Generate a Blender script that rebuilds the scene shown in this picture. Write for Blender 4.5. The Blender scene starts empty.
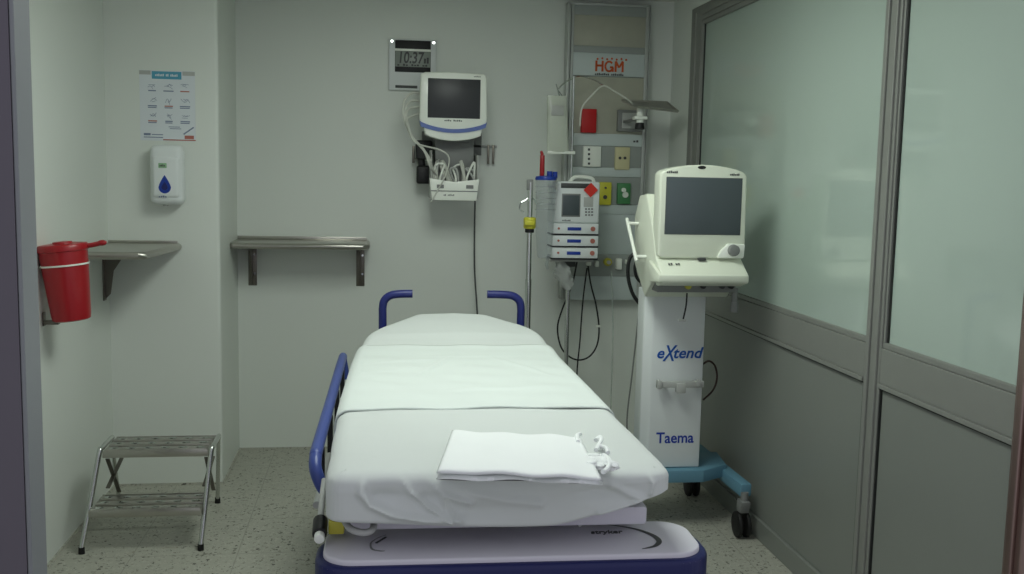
import bpy, bmesh, math, random
from mathutils import Vector, Matrix
random.seed(7)
D = bpy.data; S = bpy.context.scene; COL = S.collection
PI = math.pi
# ------------------------------------------------------------------ camera
F = 1000.0
RX = Vector((0.9907767, -0.0055945, -0.1353890))
RY = Vector((-0.1338930, 0.1132183, -0.9845071))
RZ = Vector((0.0208364, 0.9935544, 0.1114250))
CAM = Vector((0, 0, 1.5))
cd = D.cameras.new('camera'); cam = D.objects.new('camera', cd); COL.objects.link(cam)
cd.sensor_width = 36; cd.lens = 36 * F / 1024; cd.clip_start = .05
m = Matrix((RX, RY, RZ)).to_4x4(); m.translation = CAM
cam.matrix_world = m; S.camera = cam
S.view_settings.view_transform = 'Standard'; S.view_settings.look = 'None'
S.view_settings.gamma = 1; S.view_settings.use_curve_mapping = False
S.view_settings.exposure = 0.0

def ray(u, v):
    c = Vector((u - 512, 287 - v, -F))
    return Vector((RX.dot(c), RY.dot(c), RZ.dot(c)))
def atY(u, v, y): r = ray(u, v); return CAM + r * (y / r.y)
def atX(u, v, x): r = ray(u, v); return CAM + r * (x / r.x)
def atZ(u, v, z): r = ray(u, v); return CAM + r * ((z - CAM.z) / r.z)

# ------------------------------------------------------------------ materials
def lin(c):
    return tuple(((x / 255) / 12.92 if x / 255 <= .04045 else ((x / 255 + .055) / 1.055) ** 2.4) for x in c)
def mat(name, rgb, rough=.5, metal=0, var=.06, scale=8, bump=0, bscale=60, coat=0, trans=0, emit=0, alpha=1, ior=1.45, spec=.5, sheen=0):
    M = D.materials.new(name); M.use_nodes = True; nt = M.node_tree; N = nt.nodes; L = nt.links
    b = N['Principled BSDF']
    tc = N.new('ShaderNodeTexCoord'); nz = N.new('ShaderNodeTexNoise'); nz.inputs['Scale'].default_value = scale
    nz.inputs['Detail'].default_value = 4
    L.new(tc.outputs['Object'], nz.inputs['Vector'])
    mx = N.new('ShaderNodeMix'); mx.data_type = 'RGBA'
    c = lin(rgb)
    mx.inputs['A'].default_value = tuple(x * (1 - var) for x in c) + (1,)
    mx.inputs['B'].default_value = tuple(min(1, x * (1 + var)) for x in c) + (1,)
    L.new(nz.outputs['Fac'], mx.inputs['Factor']); L.new(mx.outputs['Result'], b.inputs['Base Color'])
    b.inputs['Roughness'].default_value = rough; b.inputs['Metallic'].default_value = metal
    b.inputs['Coat Weight'].default_value = coat; b.inputs['Coat Roughness'].default_value = .045
    b.inputs['Transmission Weight'].default_value = trans; b.inputs['IOR'].default_value = ior
    b.inputs['Specular IOR Level'].default_value = spec; b.inputs['Alpha'].default_value = alpha
    b.inputs['Sheen Weight'].default_value = sheen
    if emit:
        b.inputs['Emission Color'].default_value = c + (1,); b.inputs['Emission Strength'].default_value = emit
    if bump:
        n2 = N.new('ShaderNodeTexNoise'); n2.inputs['Scale'].default_value = bscale; n2.inputs['Detail'].default_value = 3
        L.new(tc.outputs['Object'], n2.inputs['Vector'])
        bp = N.new('ShaderNodeBump'); bp.inputs['Strength'].default_value = bump; bp.inputs['Distance'].default_value = .004
        L.new(n2.outputs['Fac'], bp.inputs['Height']); L.new(bp.outputs['Normal'], b.inputs['Normal'])
    return M

def terrazzo():
    M = D.materials.new('terrazzo'); M.use_nodes = True; nt = M.node_tree; N = nt.nodes; L = nt.links
    b = N['Principled BSDF']; tc = N.new('ShaderNodeTexCoord')
    def vor(scale, thr, soft, keep):
        v = N.new('ShaderNodeTexVoronoi'); v.inputs['Scale'].default_value = scale
        nz = N.new('ShaderNodeTexNoise'); nz.inputs['Scale'].default_value = scale * 1.3
        ad = N.new('ShaderNodeMix'); ad.data_type = 'RGBA'; ad.inputs['Factor'].default_value = .04
        L.new(tc.outputs['Object'], nz.inputs['Vector'])
        L.new(tc.outputs['Object'], ad.inputs['A']); L.new(nz.outputs['Color'], ad.inputs['B'])
        L.new(ad.outputs['Result'], v.inputs['Vector'])
        r = N.new('ShaderNodeMapRange'); r.inputs['From Min'].default_value = thr; r.inputs['From Max'].default_value = thr + soft
        r.inputs['To Min'].default_value = 1; r.inputs['To Max'].default_value = 0
        L.new(v.outputs['Distance'], r.inputs['Value'])
        sp = N.new('ShaderNodeSeparateColor'); L.new(v.outputs['Color'], sp.inputs['Color'])
        g = N.new('ShaderNodeMath'); g.operation = 'GREATER_THAN'; g.inputs[1].default_value = keep
        L.new(sp.outputs['Red'], g.inputs[0])
        mu = N.new('ShaderNodeMath'); mu.operation = 'MULTIPLY'
        L.new(r.outputs['Result'], mu.inputs[0]); L.new(g.outputs['Value'], mu.inputs[1])
        return mu.outputs['Value']
    def mix(fac, a, col):
        x = N.new('ShaderNodeMix'); x.data_type = 'RGBA'
        if isinstance(a, tuple): x.inputs['A'].default_value = a
        else: L.new(a, x.inputs['A'])
        x.inputs['B'].default_value = col; L.new(fac, x.inputs['Factor']); return x.outputs['Result']
    nz = N.new('ShaderNodeTexNoise'); nz.inputs['Scale'].default_value = 3; L.new(tc.outputs['Object'], nz.inputs['Vector'])
    base = mix(nz.outputs['Fac'], lin((160, 160, 148)) + (1,), lin((176, 176, 164)) + (1,))
    c = mix(vor(60, .30, .08, .55), base, lin((128, 126, 114)) + (1,))
    c = mix(vor(95, .32, .08, .5), c, lin((190, 189, 178)) + (1,))
    c = mix(vor(46, .24, .06, .66), c, lin((78, 77, 68)) + (1,))
    br = N.new('ShaderNodeTexBrick'); br.offset = 0; br.inputs['Scale'].default_value = 1
    br.inputs['Brick Width'].default_value = .4; br.inputs['Row Height'].default_value = .4
    br.inputs['Mortar Size'].default_value = .0022; br.inputs['Mortar Smooth'].default_value = .2
    mp = N.new('ShaderNodeMapping'); mp.inputs['Location'].default_value = (.13, .21, 0)
    L.new(tc.outputs['Object'], mp.inputs['Vector']); L.new(mp.outputs['Vector'], br.inputs['Vector'])
    c = mix(br.outputs['Fac'], c, lin((146, 145, 134)) + (1,))
    # a few worn ochre stains
    n3 = N.new('ShaderNodeTexNoise'); n3.inputs['Scale'].default_value = 5.5; L.new(tc.outputs['Object'], n3.inputs['Vector'])
    r3 = N.new('ShaderNodeMapRange'); r3.inputs['From Min'].default_value = .68; r3.inputs['From Max'].default_value = .8
    r3.inputs['To Max'].default_value = .35
    L.new(n3.outputs['Fac'], r3.inputs['Value']); c = mix(r3.outputs['Result'], c, lin((150, 125, 88)) + (1,))
    L.new(c, b.inputs['Base Color']); b.inputs['Roughness'].default_value = .45
    return M

M = {}
M['floor'] = terrazzo()
M['wall'] = mat('painted_wall', (222, 227, 220), .42, var=.02, scale=2, bump=.05, bscale=25)
M['ceil'] = mat('ceiling_paint', (215, 216, 206), .7, var=.02)
M['jamb'] = mat('jamb_paint', (98, 93, 102), .5, var=.03)
M['jambside'] = mat('jamb_side', (132, 135, 138), .45, var=.03)
M['alu'] = mat('grey_aluminium', (138, 140, 134), .45, .15, var=.04)
M['aludark'] = mat('gasket', (40, 42, 40), .6)
M['panel'] = mat('grey_laminate', (128, 132, 126), .38, var=.04, scale=3)
M['glass'] = mat('frosted_film_glass', (176, 192, 182), .3, var=.02, scale=1.5, coat=1, spec=.5)
M['pinkmetal'] = mat('warm_metal', (150, 128, 122), .3, .8)
M['steel'] = mat('stainless', (176, 174, 166), .3, .85, var=.08, scale=20)
M['steeldk'] = mat('bracket_steel', (120, 116, 108), .35, .8)
M['chrome'] = mat('chrome', (205, 208, 205), .14, 1)
M['white'] = mat('white_plastic', (238, 242, 232), .35, coat=.2, var=.02)
M['offwhite'] = mat('cream_plastic', (224, 229, 212), .4, var=.03)
M['whitecool'] = mat('white_enamel', (226, 231, 230), .4, var=.02)
M['hood'] = mat('pale_lilac_plastic', (214, 212, 220), .4, var=.02)
M['sheet'] = mat('bed_linen', (208, 213, 210), .85, var=.02, bump=.25, bscale=14, sheen=.2)
M['sheet2'] = mat('draw_linen', (219, 226, 222), .85, var=.02, bump=.3, bscale=11, sheen=.2)
M['linen'] = mat('folded_linen', (240, 243, 242), .85, var=.02, bump=.2, bscale=20)
M['blue'] = mat('navy_rubber', (34, 42, 108), .38, var=.08)
M['bumper'] = mat('navy_bumper', (24, 30, 86), .4, var=.08)
M['railblue'] = mat('rail_blue', (62, 78, 146), .35, var=.06)
M['black'] = mat('black_plastic', (24, 24, 26), .45)
M['blackrub'] = mat('black_rubber', (18, 18, 18), .6)
M['screen'] = mat('dark_screen', (62, 63, 66), .35, spec=.3, var=.05, scale=3)
M['screen2'] = mat('grey_screen', (80, 88, 92), .3, spec=.4, var=.04, scale=3)
M['trimblue'] = mat('trim_blue', (92, 112, 176), .4)
M['darkblue'] = mat('label_blue', (32, 62, 158), .4)
M['textblue'] = mat('lettering_blue', (20, 84, 170), .5)
M['red'] = mat('red_plastic', (158, 18, 28), .4, var=.05, coat=.15)
M['redbox'] = mat('red_enamel', (190, 28, 30), .5)
M['orange'] = mat('orange_paint', (205, 92, 40), .6)
M['redtag'] = mat('red_tag', (214, 52, 40), .6)
M['grey'] = mat('mid_grey', (128, 130, 128), .5)
M['greydk'] = mat('dark_grey', (70, 72, 72), .5)
M['greylt'] = mat('light_grey', (178, 180, 176), .5)
M['wood'] = mat('pale_grain_laminate', (176, 176, 160), .5, var=.1, scale=14)
M['hwgrey'] = mat('headwall_grey', (156, 162, 158), .45, var=.03)
M['hwlight'] = mat('headwall_light', (198, 208, 206), .45, var=.02)
M['yellow'] = mat('yellow_plastic', (204, 200, 62), .45)
M['yellowdull'] = mat('yellow_enamel', (196, 190, 70), .5)
M['beige'] = mat('beige_plate', (206, 200, 158), .5)
M['green'] = mat('green_plastic', (72, 134, 84), .45)
M['basecyan'] = mat('cyan_enamel', (98, 142, 162), .45)
M['lcd'] = mat('lcd', (138, 146, 138), .3)
M['silver'] = mat('silver_plastic', (222, 226, 226), .35, 0)
M['paper'] = mat('paper', (218, 224, 228), .6, var=.01)
M['teal'] = mat('teal_print', (84, 160, 186), .6)
M['ink'] = mat('ink', (120, 132, 156), .7)
M['inkred'] = mat('ink_red', (178, 110, 96), .7)
M['cable'] = mat('cable_grey', (202, 204, 194), .5)
M['cabledk'] = mat('cable_black', (22, 24, 24), .5)
M['tube'] = mat('clear_tube', (190, 200, 192), .2, alpha=.45)
M['clear'] = mat('clear_plastic', (190, 200, 206), .15, alpha=.22)
M['bag'] = mat('cloudy_bag', (214, 220, 206), .25, alpha=.66, bump=.4, bscale=30)
M['wrap'] = mat('crumpled_film', (190, 194, 190), .25, alpha=.5, bump=.9, bscale=60)
M['lampface'] = mat('lamp_diffuser', (246, 255, 236), .5, emit=1.0)

# ------------------------------------------------------------------ helpers
def worldloc(o):
    p = Vector((0, 0, 0))
    while o: p += o.location; o = o.parent
    return p
class MB:
    """collects shapes in world (or bed-local) coordinates, builds ONE mesh object"""
    def __init__(s): s.bm = bmesh.new()
    def _merge(s, b, mtx=None):
        me = D.meshes.new('t'); b.to_mesh(me); b.free()
        if mtx is not None: me.transform(mtx)
        s.bm.from_mesh(me); D.meshes.remove(me); return s
    def box(s, a, b, bev=0, seg=2, mtx=None):
        t = bmesh.new(); bmesh.ops.create_cube(t, size=1)
        lo = [min(a[i], b[i]) for i in range(3)]; hi = [max(a[i], b[i]) for i in range(3)]
        for v in t.verts:
            v.co = Vector([(lo[i] + hi[i]) / 2 + v.co[i] * (hi[i] - lo[i]) for i in range(3)])
        if bev: bmesh.ops.bevel(t, geom=t.edges[:], offset=bev, segments=seg, profile=.5, affect='EDGES')
        return s._merge(t, mtx)
    def cyl(s, p, q, r, r2=None, n=20, bev=0):
        p = Vector(p); q = Vector(q); d = q - p; t = bmesh.new()
        bmesh.ops.create_cone(t, cap_ends=True, segments=n, radius1=r, radius2=r if r2 is None else r2, depth=d.length)
        if bev:
            es = [e for e in t.edges if abs(abs(e.verts[0].co.z) - d.length / 2) < 1e-6 and abs(abs(e.verts[1].co.z) - d.length / 2) < 1e-6 and e.verts[0].co.z * e.verts[1].co.z > 0]
            bmesh.ops.bevel(t, geom=es, offset=bev, segments=2, profile=.5, affect='EDGES')
        mt = Matrix.Translation((p + q) / 2) @ d.to_track_quat('Z', 'Y').to_matrix().to_4x4()
        return s._merge(t, mt)
    def sph(s, c, r, sc=(1, 1, 1), n=16, mtx=None):
        t = bmesh.new(); bmesh.ops.create_uvsphere(t, u_segments=n, v_segments=n // 2 + 2, radius=r)
        mm = Matrix.Translation(c) @ Matrix.Diagonal((*sc, 1))
        return s._merge(t, mm if mtx is None else mtx @ mm)
    def tube(s, pts, r, n=10, smooth=True, radii=None):
        P = [Vector(p) for p in pts]
        if smooth and len(P) > 2:
            Q = []
            for i in range(len(P) - 1):
                a = P[max(i - 1, 0)]; b = P[i]; c = P[i + 1]; d = P[min(i + 2, len(P) - 1)]
                for k in range(6):
                    t = k / 6
                    Q.append(.5 * ((2 * b) + (c - a) * t + (2 * a - 5 * b + 4 * c - d) * t * t + (3 * b - a - 3 * c + d) * t ** 3))
            Q.append(P[-1]); P = Q
        t = bmesh.new(); rings = []; up = None
        for i, p in enumerate(P):
            d = (P[min(i + 1, len(P) - 1)] - P[max(i - 1, 0)]).normalized()
            if up is None: up = d.orthogonal().normalized()
            up = (up - d * up.dot(d)); up = up.normalized() if up.length > 1e-6 else d.orthogonal().normalized()
            sd = d.cross(up); rr = r if radii is None else radii[min(i, len(radii) - 1)]
            rings.append([t.verts.new(p + (up * math.cos(2 * PI * k / n) + sd * math.sin(2 * PI * k / n)) * rr) for k in range(n)])
        for a, b in zip(rings, rings[1:]):
            for k in range(n): t.faces.new((a[k], a[(k + 1) % n], b[(k + 1) % n], b[k]))
        t.faces.new(rings[0][::-1]); t.faces.new(rings[-1])
        return s._merge(t)
    def bar(s, p, q, w, h, up=(0, 0, 1), bev=0):
        p = Vector(p); q = Vector(q); d = (q - p); L = d.length; d.normalize()
        up = Vector(up); sd = d.cross(up).normalized(); up = sd.cross(d)
        mt = Matrix((( d.x, sd.x, up.x, 0), (d.y, sd.y, up.y, 0), (d.z, sd.z, up.z, 0), (0, 0, 0, 1)))
        mt.translation = (p + q) / 2
        return s.box((-L / 2, -w / 2, -h / 2), (L / 2, w / 2, h / 2), bev, mtx=mt)
    def prism(s, prof, axis, a, b, bev=0, seg=2):
        """prof: 2D points; axis 'X' -> (y,z), 'Y' -> (x,z), 'Z' -> (x,y)"""
        t = bmesh.new()
        def mk(p, d):
            return {'X': (d, p[0], p[1]), 'Y': (p[0], d, p[1]), 'Z': (p[0], p[1], d)}[axis]
        A = [t.verts.new(mk(p, a)) for p in prof]; B = [t.verts.new(mk(p, b)) for p in prof]
        n = len(prof); t.faces.new(A); t.faces.new(B[::-1])
        for i in range(n): t.faces.new((A[i], B[i], B[(i + 1) % n], A[(i + 1) % n]))
        bmesh.ops.recalc_face_normals(t, faces=t.faces[:])
        if bev: bmesh.ops.bevel(t, geom=t.edges[:], offset=bev, segments=seg, profile=.5, affect='EDGES')
        return s._merge(t)
    def lathe(s, prof, c, axis='Z', n=32, mtx=None):
        t = bmesh.new(); rings = []
        for r, z in prof:
            rings.append([t.verts.new((r * math.cos(2 * PI * k / n), r * math.sin(2 * PI * k / n), z)) for k in range(n)])
        for a, b in zip(rings, rings[1:]):
            for k in range(n): t.faces.new((a[k], a[(k + 1) % n], b[(k + 1) % n], b[k]))
        t.faces.new(rings[0][::-1]); t.faces.new(rings[-1])
        bmesh.ops.recalc_face_normals(t, faces=t.faces[:])
        q = {'Z': Matrix.Identity(4), 'Y': Matrix.Rotation(PI / 2, 4, 'X'), 'X': Matrix.Rotation(PI / 2, 4, 'Y')}[axis]
        mm = Matrix.Translation(c) @ q
        return s._merge(t, mm if mtx is None else mtx @ mm)
    def grid(s, rows):
        V = [[s.bm.verts.new(p) for p in r] for r in rows]
        for a, b in zip(V, V[1:]):
            for k in range(len(a) - 1): s.bm.faces.new((a[k], a[k + 1], b[k + 1], b[k]))
        return s
    def text(s, body, size, p, xdir=(1, 0, 0), ydir=(0, 0, 1), bold=0, shear=0, depth=.0006, sx=1):
        c = D.curves.new('t', 'FONT'); c.body = body; c.size = size; c.extrude = depth; c.offset = bold; c.shear = shear
        c.resolution_u = 3
        o = D.objects.new('t', c); COL.objects.link(o); bpy.context.view_layer.update()
        me = D.meshes.new_from_object(o.evaluated_get(bpy.context.evaluated_depsgraph_get()))
        D.objects.remove(o); D.curves.remove(c)
        X = Vector(xdir).normalized(); Y = Vector(ydir).normalized(); Zv = X.cross(Y)
        mt = Matrix(((X.x * sx, Y.x, Zv.x, 0), (X.y * sx, Y.y, Zv.y, 0), (X.z * sx, Y.z, Zv.z, 0), (0, 0, 0, 1))); mt.translation = Vector(p)
        me.transform(mt); s.bm.from_mesh(me); D.meshes.remove(me); return s
    def strokes(s, p, w, h, words=(3, 4), ydir=(0, 0, 1), d=.0008):
        """print too small to read: a row of little upright strokes, grouped like words"""
        n = sum(words) + len(words) - 1; x = Vector(p); Y = Vector(ydir).normalized(); k = 0
        for wi, c in enumerate(words):
            for j in range(c):
                a = x + Vector((w * k / n, 0, 0)); hh = h * (.7 + .3 * ((k * 7) % 3) / 2)
                nrm = Vector((1, 0, 0)).cross(Y) * d
                vs = [a, a + Vector((w / n * .72, 0, 0)), a + Vector((w / n * .72, 0, 0)) + Y * hh, a + Y * hh]
                A = [s.bm.verts.new(v) for v in vs]; B = [s.bm.verts.new(v + nrm) for v in vs]
                s.bm.faces.new(A[::-1]); s.bm.faces.new(B)
                for i in range(4): s.bm.faces.new((A[i], A[(i + 1) % 4], B[(i + 1) % 4], B[i]))
                k += 1
            k += 1
        return s
    def build(s, name, material, parent=None, smooth=True, recenter=None, recalc=False):
        if recalc: bmesh.ops.recalc_face_normals(s.bm, faces=s.bm.faces[:])
        me = D.meshes.new(name); s.bm.to_mesh(me); s.bm.free()
        o = D.objects.new(name, me); COL.objects.link(o); me.materials.append(material)
        if smooth:
            for p in me.polygons: p.use_smooth = True
            try: me.set_sharp_from_angle(angle=math.radians(38))
            except Exception: pass
        if parent is not None:
            off = worldloc(parent) if not parent.get('_local') and not (parent.parent and parent.parent.get('_local')) else Vector((0, 0, 0))
            me.transform(Matrix.Translation(-off)); o.parent = parent
        elif recenter is not False:
            xs = [v.co for v in me.vertices]
            c = Vector(((min(p.x for p in xs) + max(p.x for p in xs)) / 2, (min(p.y for p in xs) + max(p.y for p in xs)) / 2, min(p.z for p in xs)))
            me.transform(Matrix.Translation(-c)); o.location = c
        return o
def build_parts(mb, name, material, parent):
    """every separate piece of mb becomes a part of its own"""
    bm = mb.bm; seen = set(); out = []
    for v0 in list(bm.verts):
        if v0 in seen: continue
        st = [v0]; isl = []; seen.add(v0)
        while st:
            v = st.pop(); isl.append(v)
            for e in v.link_edges:
                w = e.other_vert(v)
                if w not in seen: seen.add(w); st.append(w)
        n = MB(); mp = {v: n.bm.verts.new(v.co) for v in isl}
        for f in {f for v in isl for f in v.link_faces}: n.bm.faces.new([mp[v] for v in f.verts])
        out.append(n.build(name, material, parent))
    bm.free(); return out
def tag(o, label=None, cat=None, group=None, kind=None):
    if label: o['label'] = label
    if cat: o['category'] = cat
    if group: o['group'] = group
    if kind: o['kind'] = kind
    return o
def thing(name, loc, label, cat, group=None, rz=0, local=False):
    o = D.objects.new(name, None); COL.objects.link(o); o.location = loc; o.rotation_euler.z = rz; o.empty_display_size = .1
    if local: o['_local'] = 1
    return tag(o, label, cat, group)
def struct(name, mb, m, label=None, smooth=False):
    return tag(mb.build(name, m, smooth=smooth), label, kind='structure')

# ------------------------------------------------------------------ the room
XL, XR, YB, YC, XC, H = -1.217, 1.6, 5.4, 4.8, -.72, 2.45
struct('floor', MB().box((-2.6, -.6, -.1), (2.6, 5.6, 0)), M['floor'], 'speckled cream terrazzo floor')
struct('ceiling', MB().box((-1.5, 1.91, H), (2.0, 5.6, H + .08)), M['ceil'], 'pale plaster ceiling')
struct('wall_back', MB().box((XC, YB, 0), (1.9, YB + .12, H)), M['wall'], 'pale green grey back wall')
struct('wall_column', MB().box((XL - .04, YC, -.03), (XC, YB + .12, H + .03), .014, 4), M['wall'], 'projecting pale column in the left corner')
struct('wall_left', MB().box((XL - .12, 1.999, 0), (XL, YB + .12, H)), M['wall'], 'pale left wall')
jb = struct('wall_front', MB().box((-2.6, 1.91, 0), (-.645, 1.998, 2.45)), M['jamb'], 'purple grey wall beside the doorway')
j2 = MB().box((-.6445, 1.912, 0), (-.636, 1.997, 2.45), .002)
struct('trim_1', j2, M['jambside'], 'grey door jamb edge at the left of the doorway')
def cove(name, prof, axis, a, b): struct(name, MB().prism(prof, axis, a, b), M['floor'])
def q(r, sx, ox, oz=0):     # quarter-round cove profile against a wall at ox, room on side sx
    pts = [(ox, 0), (ox, r + .004), (ox + sx * .008, r + .004)]
    for k in range(7):
        a = k / 6 * PI / 2
        pts.append((ox + sx * (.008 + r * (1 - math.cos(a))), .0015 + r * (1 - math.sin(a))))
    pts.append((ox + sx * (r + .008), 0)); return pts
cove('baseboard_back', q(.005, -1, YB), 'X', XC, XR)
cove('baseboard_column', q(.005, -1, YC), 'X', XL, XC)
cove('baseboard_column_side', q(.005, 1, XC), 'Y', YC, YB)
cove('baseboard_left', q(.005, 1, XL), 'Y', 2.0, YC)
struct('baseboard_right', MB().box((XR - .004, 2.27, 0), (XR + .03, 5.08, .083), .002), M['panel'], 'low grey kick rail under the partition')

# right-hand partition, built from its own members
R1 = XR + .05
struct('wall_right', MB().box((R1, 2.15, 0), (R1 + .1, YB, H)).box((XR, 5.08, 0), (R1, YB, H)).box((XR, 2.2, 2.36), (R1, 5.08, H)), M['wall'], 'pale wall around the partition')
al = MB()
al.box((XR, 4.915, .0), (R1, 5.08, 2.36), .003)                   # far post
al.box((XR - .008, 4.985, 0), (XR + .02, 5.03, 2.33), .003)
al.box((XR, 2.962, 0), (R1, 3.066, 2.36), .003)                   # middle post
al.box((XR - .008, 2.975, 0), (XR + .02, 2.992, 2.36), .003)
al.box((XR - .008, 3.028, 0), (XR + .02, 3.05, 2.36), .003)
for a, b in ((3.066, 4.915), (2.27, 2.962)):
    al.box((XR + .001, a, .862), (R1 - .001, b, .975), .002)                    # mid rail
    al.box((XR - .005, a, .846), (XR + .02, b, .8615), .002)
    al.box((XR + .001, a, 2.285), (R1 - .001, b, 2.36), .002).box((XR - .007, a, 2.31), (XR + .02, b, 2.335), .003)
struct('trim_2', al, M['alu'], 'grey aluminium partition frame')
for i, (a, b) in enumerate(((3.066, 4.915), (2.27, 2.962))):
    struct('trim_%d' % (4 + i), MB().box((XR + .004, a + .002, .084), (R1, a + .007, .846)).box((XR + .004, b - .007, .084), (R1, b - .002, .846))
           .box((XR + .004, a + .002, .84), (R1, b - .002, .846)), M['aludark'], 'dark gasket line round a lower partition panel')
    struct('wall_panel' if i == 0 else 'wall_panel_near', MB().box((XR + .010, a + .008, .083), (R1, b - .008, .839), .002), M['panel'], 'grey laminate lower partition panel')
    w = struct('window_%d' % (i + 1), MB().box((XR + .018, a + .012, .99), (XR + .03, b - .012, 2.27)), M['glass'], 'milky green glass pane of the partition')
    f = MB().box((XR + .005, a, .976), (R1 - .002, b, .994), .002).box((XR + .005, a, 2.263), (R1 - .002, b, 2.284), .002)
    f.box((XR + .006, a, .994), (R1 - .002, a + .010, 2.263), .002).box((XR + .006, b - .010, .994), (R1 - .002, b, 2.263), .002)
    f.build('window_frame', M['alu'], w, smooth=False)
    MB().box((XR + .013, b - .017, .994), (XR + .02, b - .0105, 2.263)).build('window_seal', M['aludark'], w, smooth=False)
struct('trim_3', MB().box((XR - .01, 2.2, 0), (R1, 2.27, 2.36), .006, 3).box((XR - .022, 2.222, 0), (XR - .008, 2.248, 2.36), .005), M['pinkmetal'], 'warm metal end post of the partition')

# ceiling lights (out of frame, they light the room)
for (x0, x1, y0, y1, e) in ((.0, .6, 2.5, 3.7, 1.0),):
    t = thing('ceiling_light', ((x0 + x1) / 2, (y0 + y1) / 2, H), 'white rectangular recessed ceiling light above the bed', 'light')
    fr = MB()
    fr.box((x0 - .03, y0 - .03, H - .018), (x1 + .03, y0, H - .001)).box((x0 - .03, y1, H - .018), (x1 + .03, y1 + .03, H - .001))
    fr.box((x0 - .03, y0, H - .018), (x0, y1, H - .001)).box((x1, y0, H - .018), (x1 + .03, y1, H - .001))
    fr.build('frame', M['white'], t)
    MB().box((x0, y0, H - .014), (x1, y1, H - .004)).build('diffuser', M['lampface'], t)
LAMP = M['lampface'].node_tree.nodes['Principled BSDF']

# ------------------------------------------------------------------ poster
def poster():
    Y = YC - .0015
    t = thing('poster', (-.945, YC, 1.615), 'white hand washing instruction poster with teal heading on the column', 'poster')
    x0, x1, z0, z1 = -1.066, -.822, 1.622, 1.938
    MB().box((x0, Y - .001, z0), (x1, YC - .0002, z1)).build('sheet', M['paper'], t)
    y = Y - .0012
    def rect(mb, a, b, c, d): return mb.box((x0 + a, y - .0008, z1 - b), (x0 + c, y, z1 - d))
    rect(MB(), .055, .038, .185, .004).build('heading', M['teal'], t)
    build_parts(rect(MB(), .0, .02, .05, .002).box((x0 + .19, y - .0008, z1 - .02), (x1, y, z1 - .002)), 'border', M['greylt'], t)
    MB().strokes((x0 + .07, y - .0009, z1 - .026), .1, .011, (6, 2, 5)).build('heading_text', M['paper'], t)
    ink = MB(); bars = MB(); rb = MB()
    rnd = random.Random(3)
    for r in range(3):
        for c in range(3):
            cx = .055 + c * .072; cy = .07 + r * .068
            for k in range(3):   # line drawings of hands
                a = rnd.uniform(-.02, 0); b = rnd.uniform(.004, .022); h = rnd.uniform(-.014, .01)
                ink.tube([(x0 + cx + a, y, z1 - cy - h), (x0 + cx + (a + b) / 2, y, z1 - cy + rnd.uniform(-.006, .012)), (x0 + cx + b, y, z1 - cy - h + rnd.uniform(-.012, .008))], .0009, 5)
            w = rnd.uniform(.016, .023)
            (rb if (r + c) % 3 == 2 else bars).box((x0 + cx - w, y - .0005, z1 - cy - .024), (x0 + cx + w, y, z1 - cy - .019))
            if r: (bars).box((x0 + cx - w, y - .0005, z1 - cy - .031), (x0 + cx + w * .9, y, z1 - cy - .027))
    bars.box((x0 + .015, y - .0005, z1 - .303), (x0 + .1, y, z1 - .299)).box((x0 + .015, y - .0005, z1 - .293), (x0 + .045, y, z1 - .283))
    bars.box((x0 + .05, y - .0005, z1 - .291), (x0 + .1, y, z1 - .287))
    bars.bar((x0 + .19, y, z1 - .285), (x0 + .236, y, z1 - .252), .0008, .006)
    ink.box((x0 + .13, y - .0005, z1 - .262), (x0 + .18, y, z1 - .259)).box((x0 + .125, y - .0005, z1 - .254), (x0 + .175, y, z1 - .251))
    rb.box((x0 + .195, y - .0005, z1 - .306), (x0 + .236, y, z1 - .29)).box((x0 + .1, y - .0005, z1 - .314), (x1, y, z1 - .309))
    build_parts(ink, 'drawing', M['ink'], t); build_parts(bars, 'caption', M['ink'], t); build_parts(rb, 'red_print', M['inkred'], t)
poster()

# ------------------------------------------------------------------ soap dispenser
def dispenser():
    t = thing('soap_dispenser', (-.945, YC, 1.33), 'white wall soap dispenser with blue drop window below the poster', 'dispenser')
    x0, x1, z0, z1 = -1.012, -.866, 1.332, 1.602; yf = YC - .095
    rows = []; cx = (x0 + x1) / 2
    prof = [(0, -.004), (.010, .55), (.03, .85), (.06, .98), (.12, 1.0), (.19, .98), (.235, .9), (.255, .7), (.262, .4), (.265, .05)]
    b = MB(); b.box((x0, yf, z0), (x1, YC - .0005, z1), .03, 5)
    b.box((x0 + .012, yf - .008, z0 + .03), (x1 - .012, yf + .03, z1 - .05), .018, 4)
    b.build('body', M['whitecool'], t)
    y = yf - .009; zc = 1.412; w = .027; pts = []
    for k in range(24):
        a = 2 * PI * k / 24; r = 1
        px = math.sin(a) * w * (1 if math.cos(a) < 0 else (1 - math.cos(a)) ** .55 + .02 if math.cos(a) > 0 else 1)
        pz = math.cos(a) * (.028 if math.cos(a) < 0 else .055)
        pts.append((cx - .004 + px, zc + pz))
    MB().prism(pts, 'Y', y, y + .004).build('drop_window', M['darkblue'], t)
    s = MB().prism([(cx - .004 + (p[0] - cx + .004) * .5, zc + (p[1] - zc) * .45) for p in pts], 'Y', y - .0015, y + .001)
    s.build('level_mark', M['blue'], t)
    MB().box((cx - .03, y, 1.498), (cx + .006, y + .002, 1.52), .002).build('green_label', mat('pale_green_label', (150, 190, 150), .5), t)
    MB().strokes((cx - .024, y - .0003, 1.505), .024, .009, (4,)).build('label_text', M['greydk'], t)
    MB().strokes((cx - .03, y - .0003, 1.366), .036, .008, (4,)).build('print', M['ink'], t)
    MB().cyl((cx - .01, yf + .035, 1.326), (cx - .01, yf + .035, 1.338), .012).build('nozzle', M['greylt'], t)
dispenser()

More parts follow.
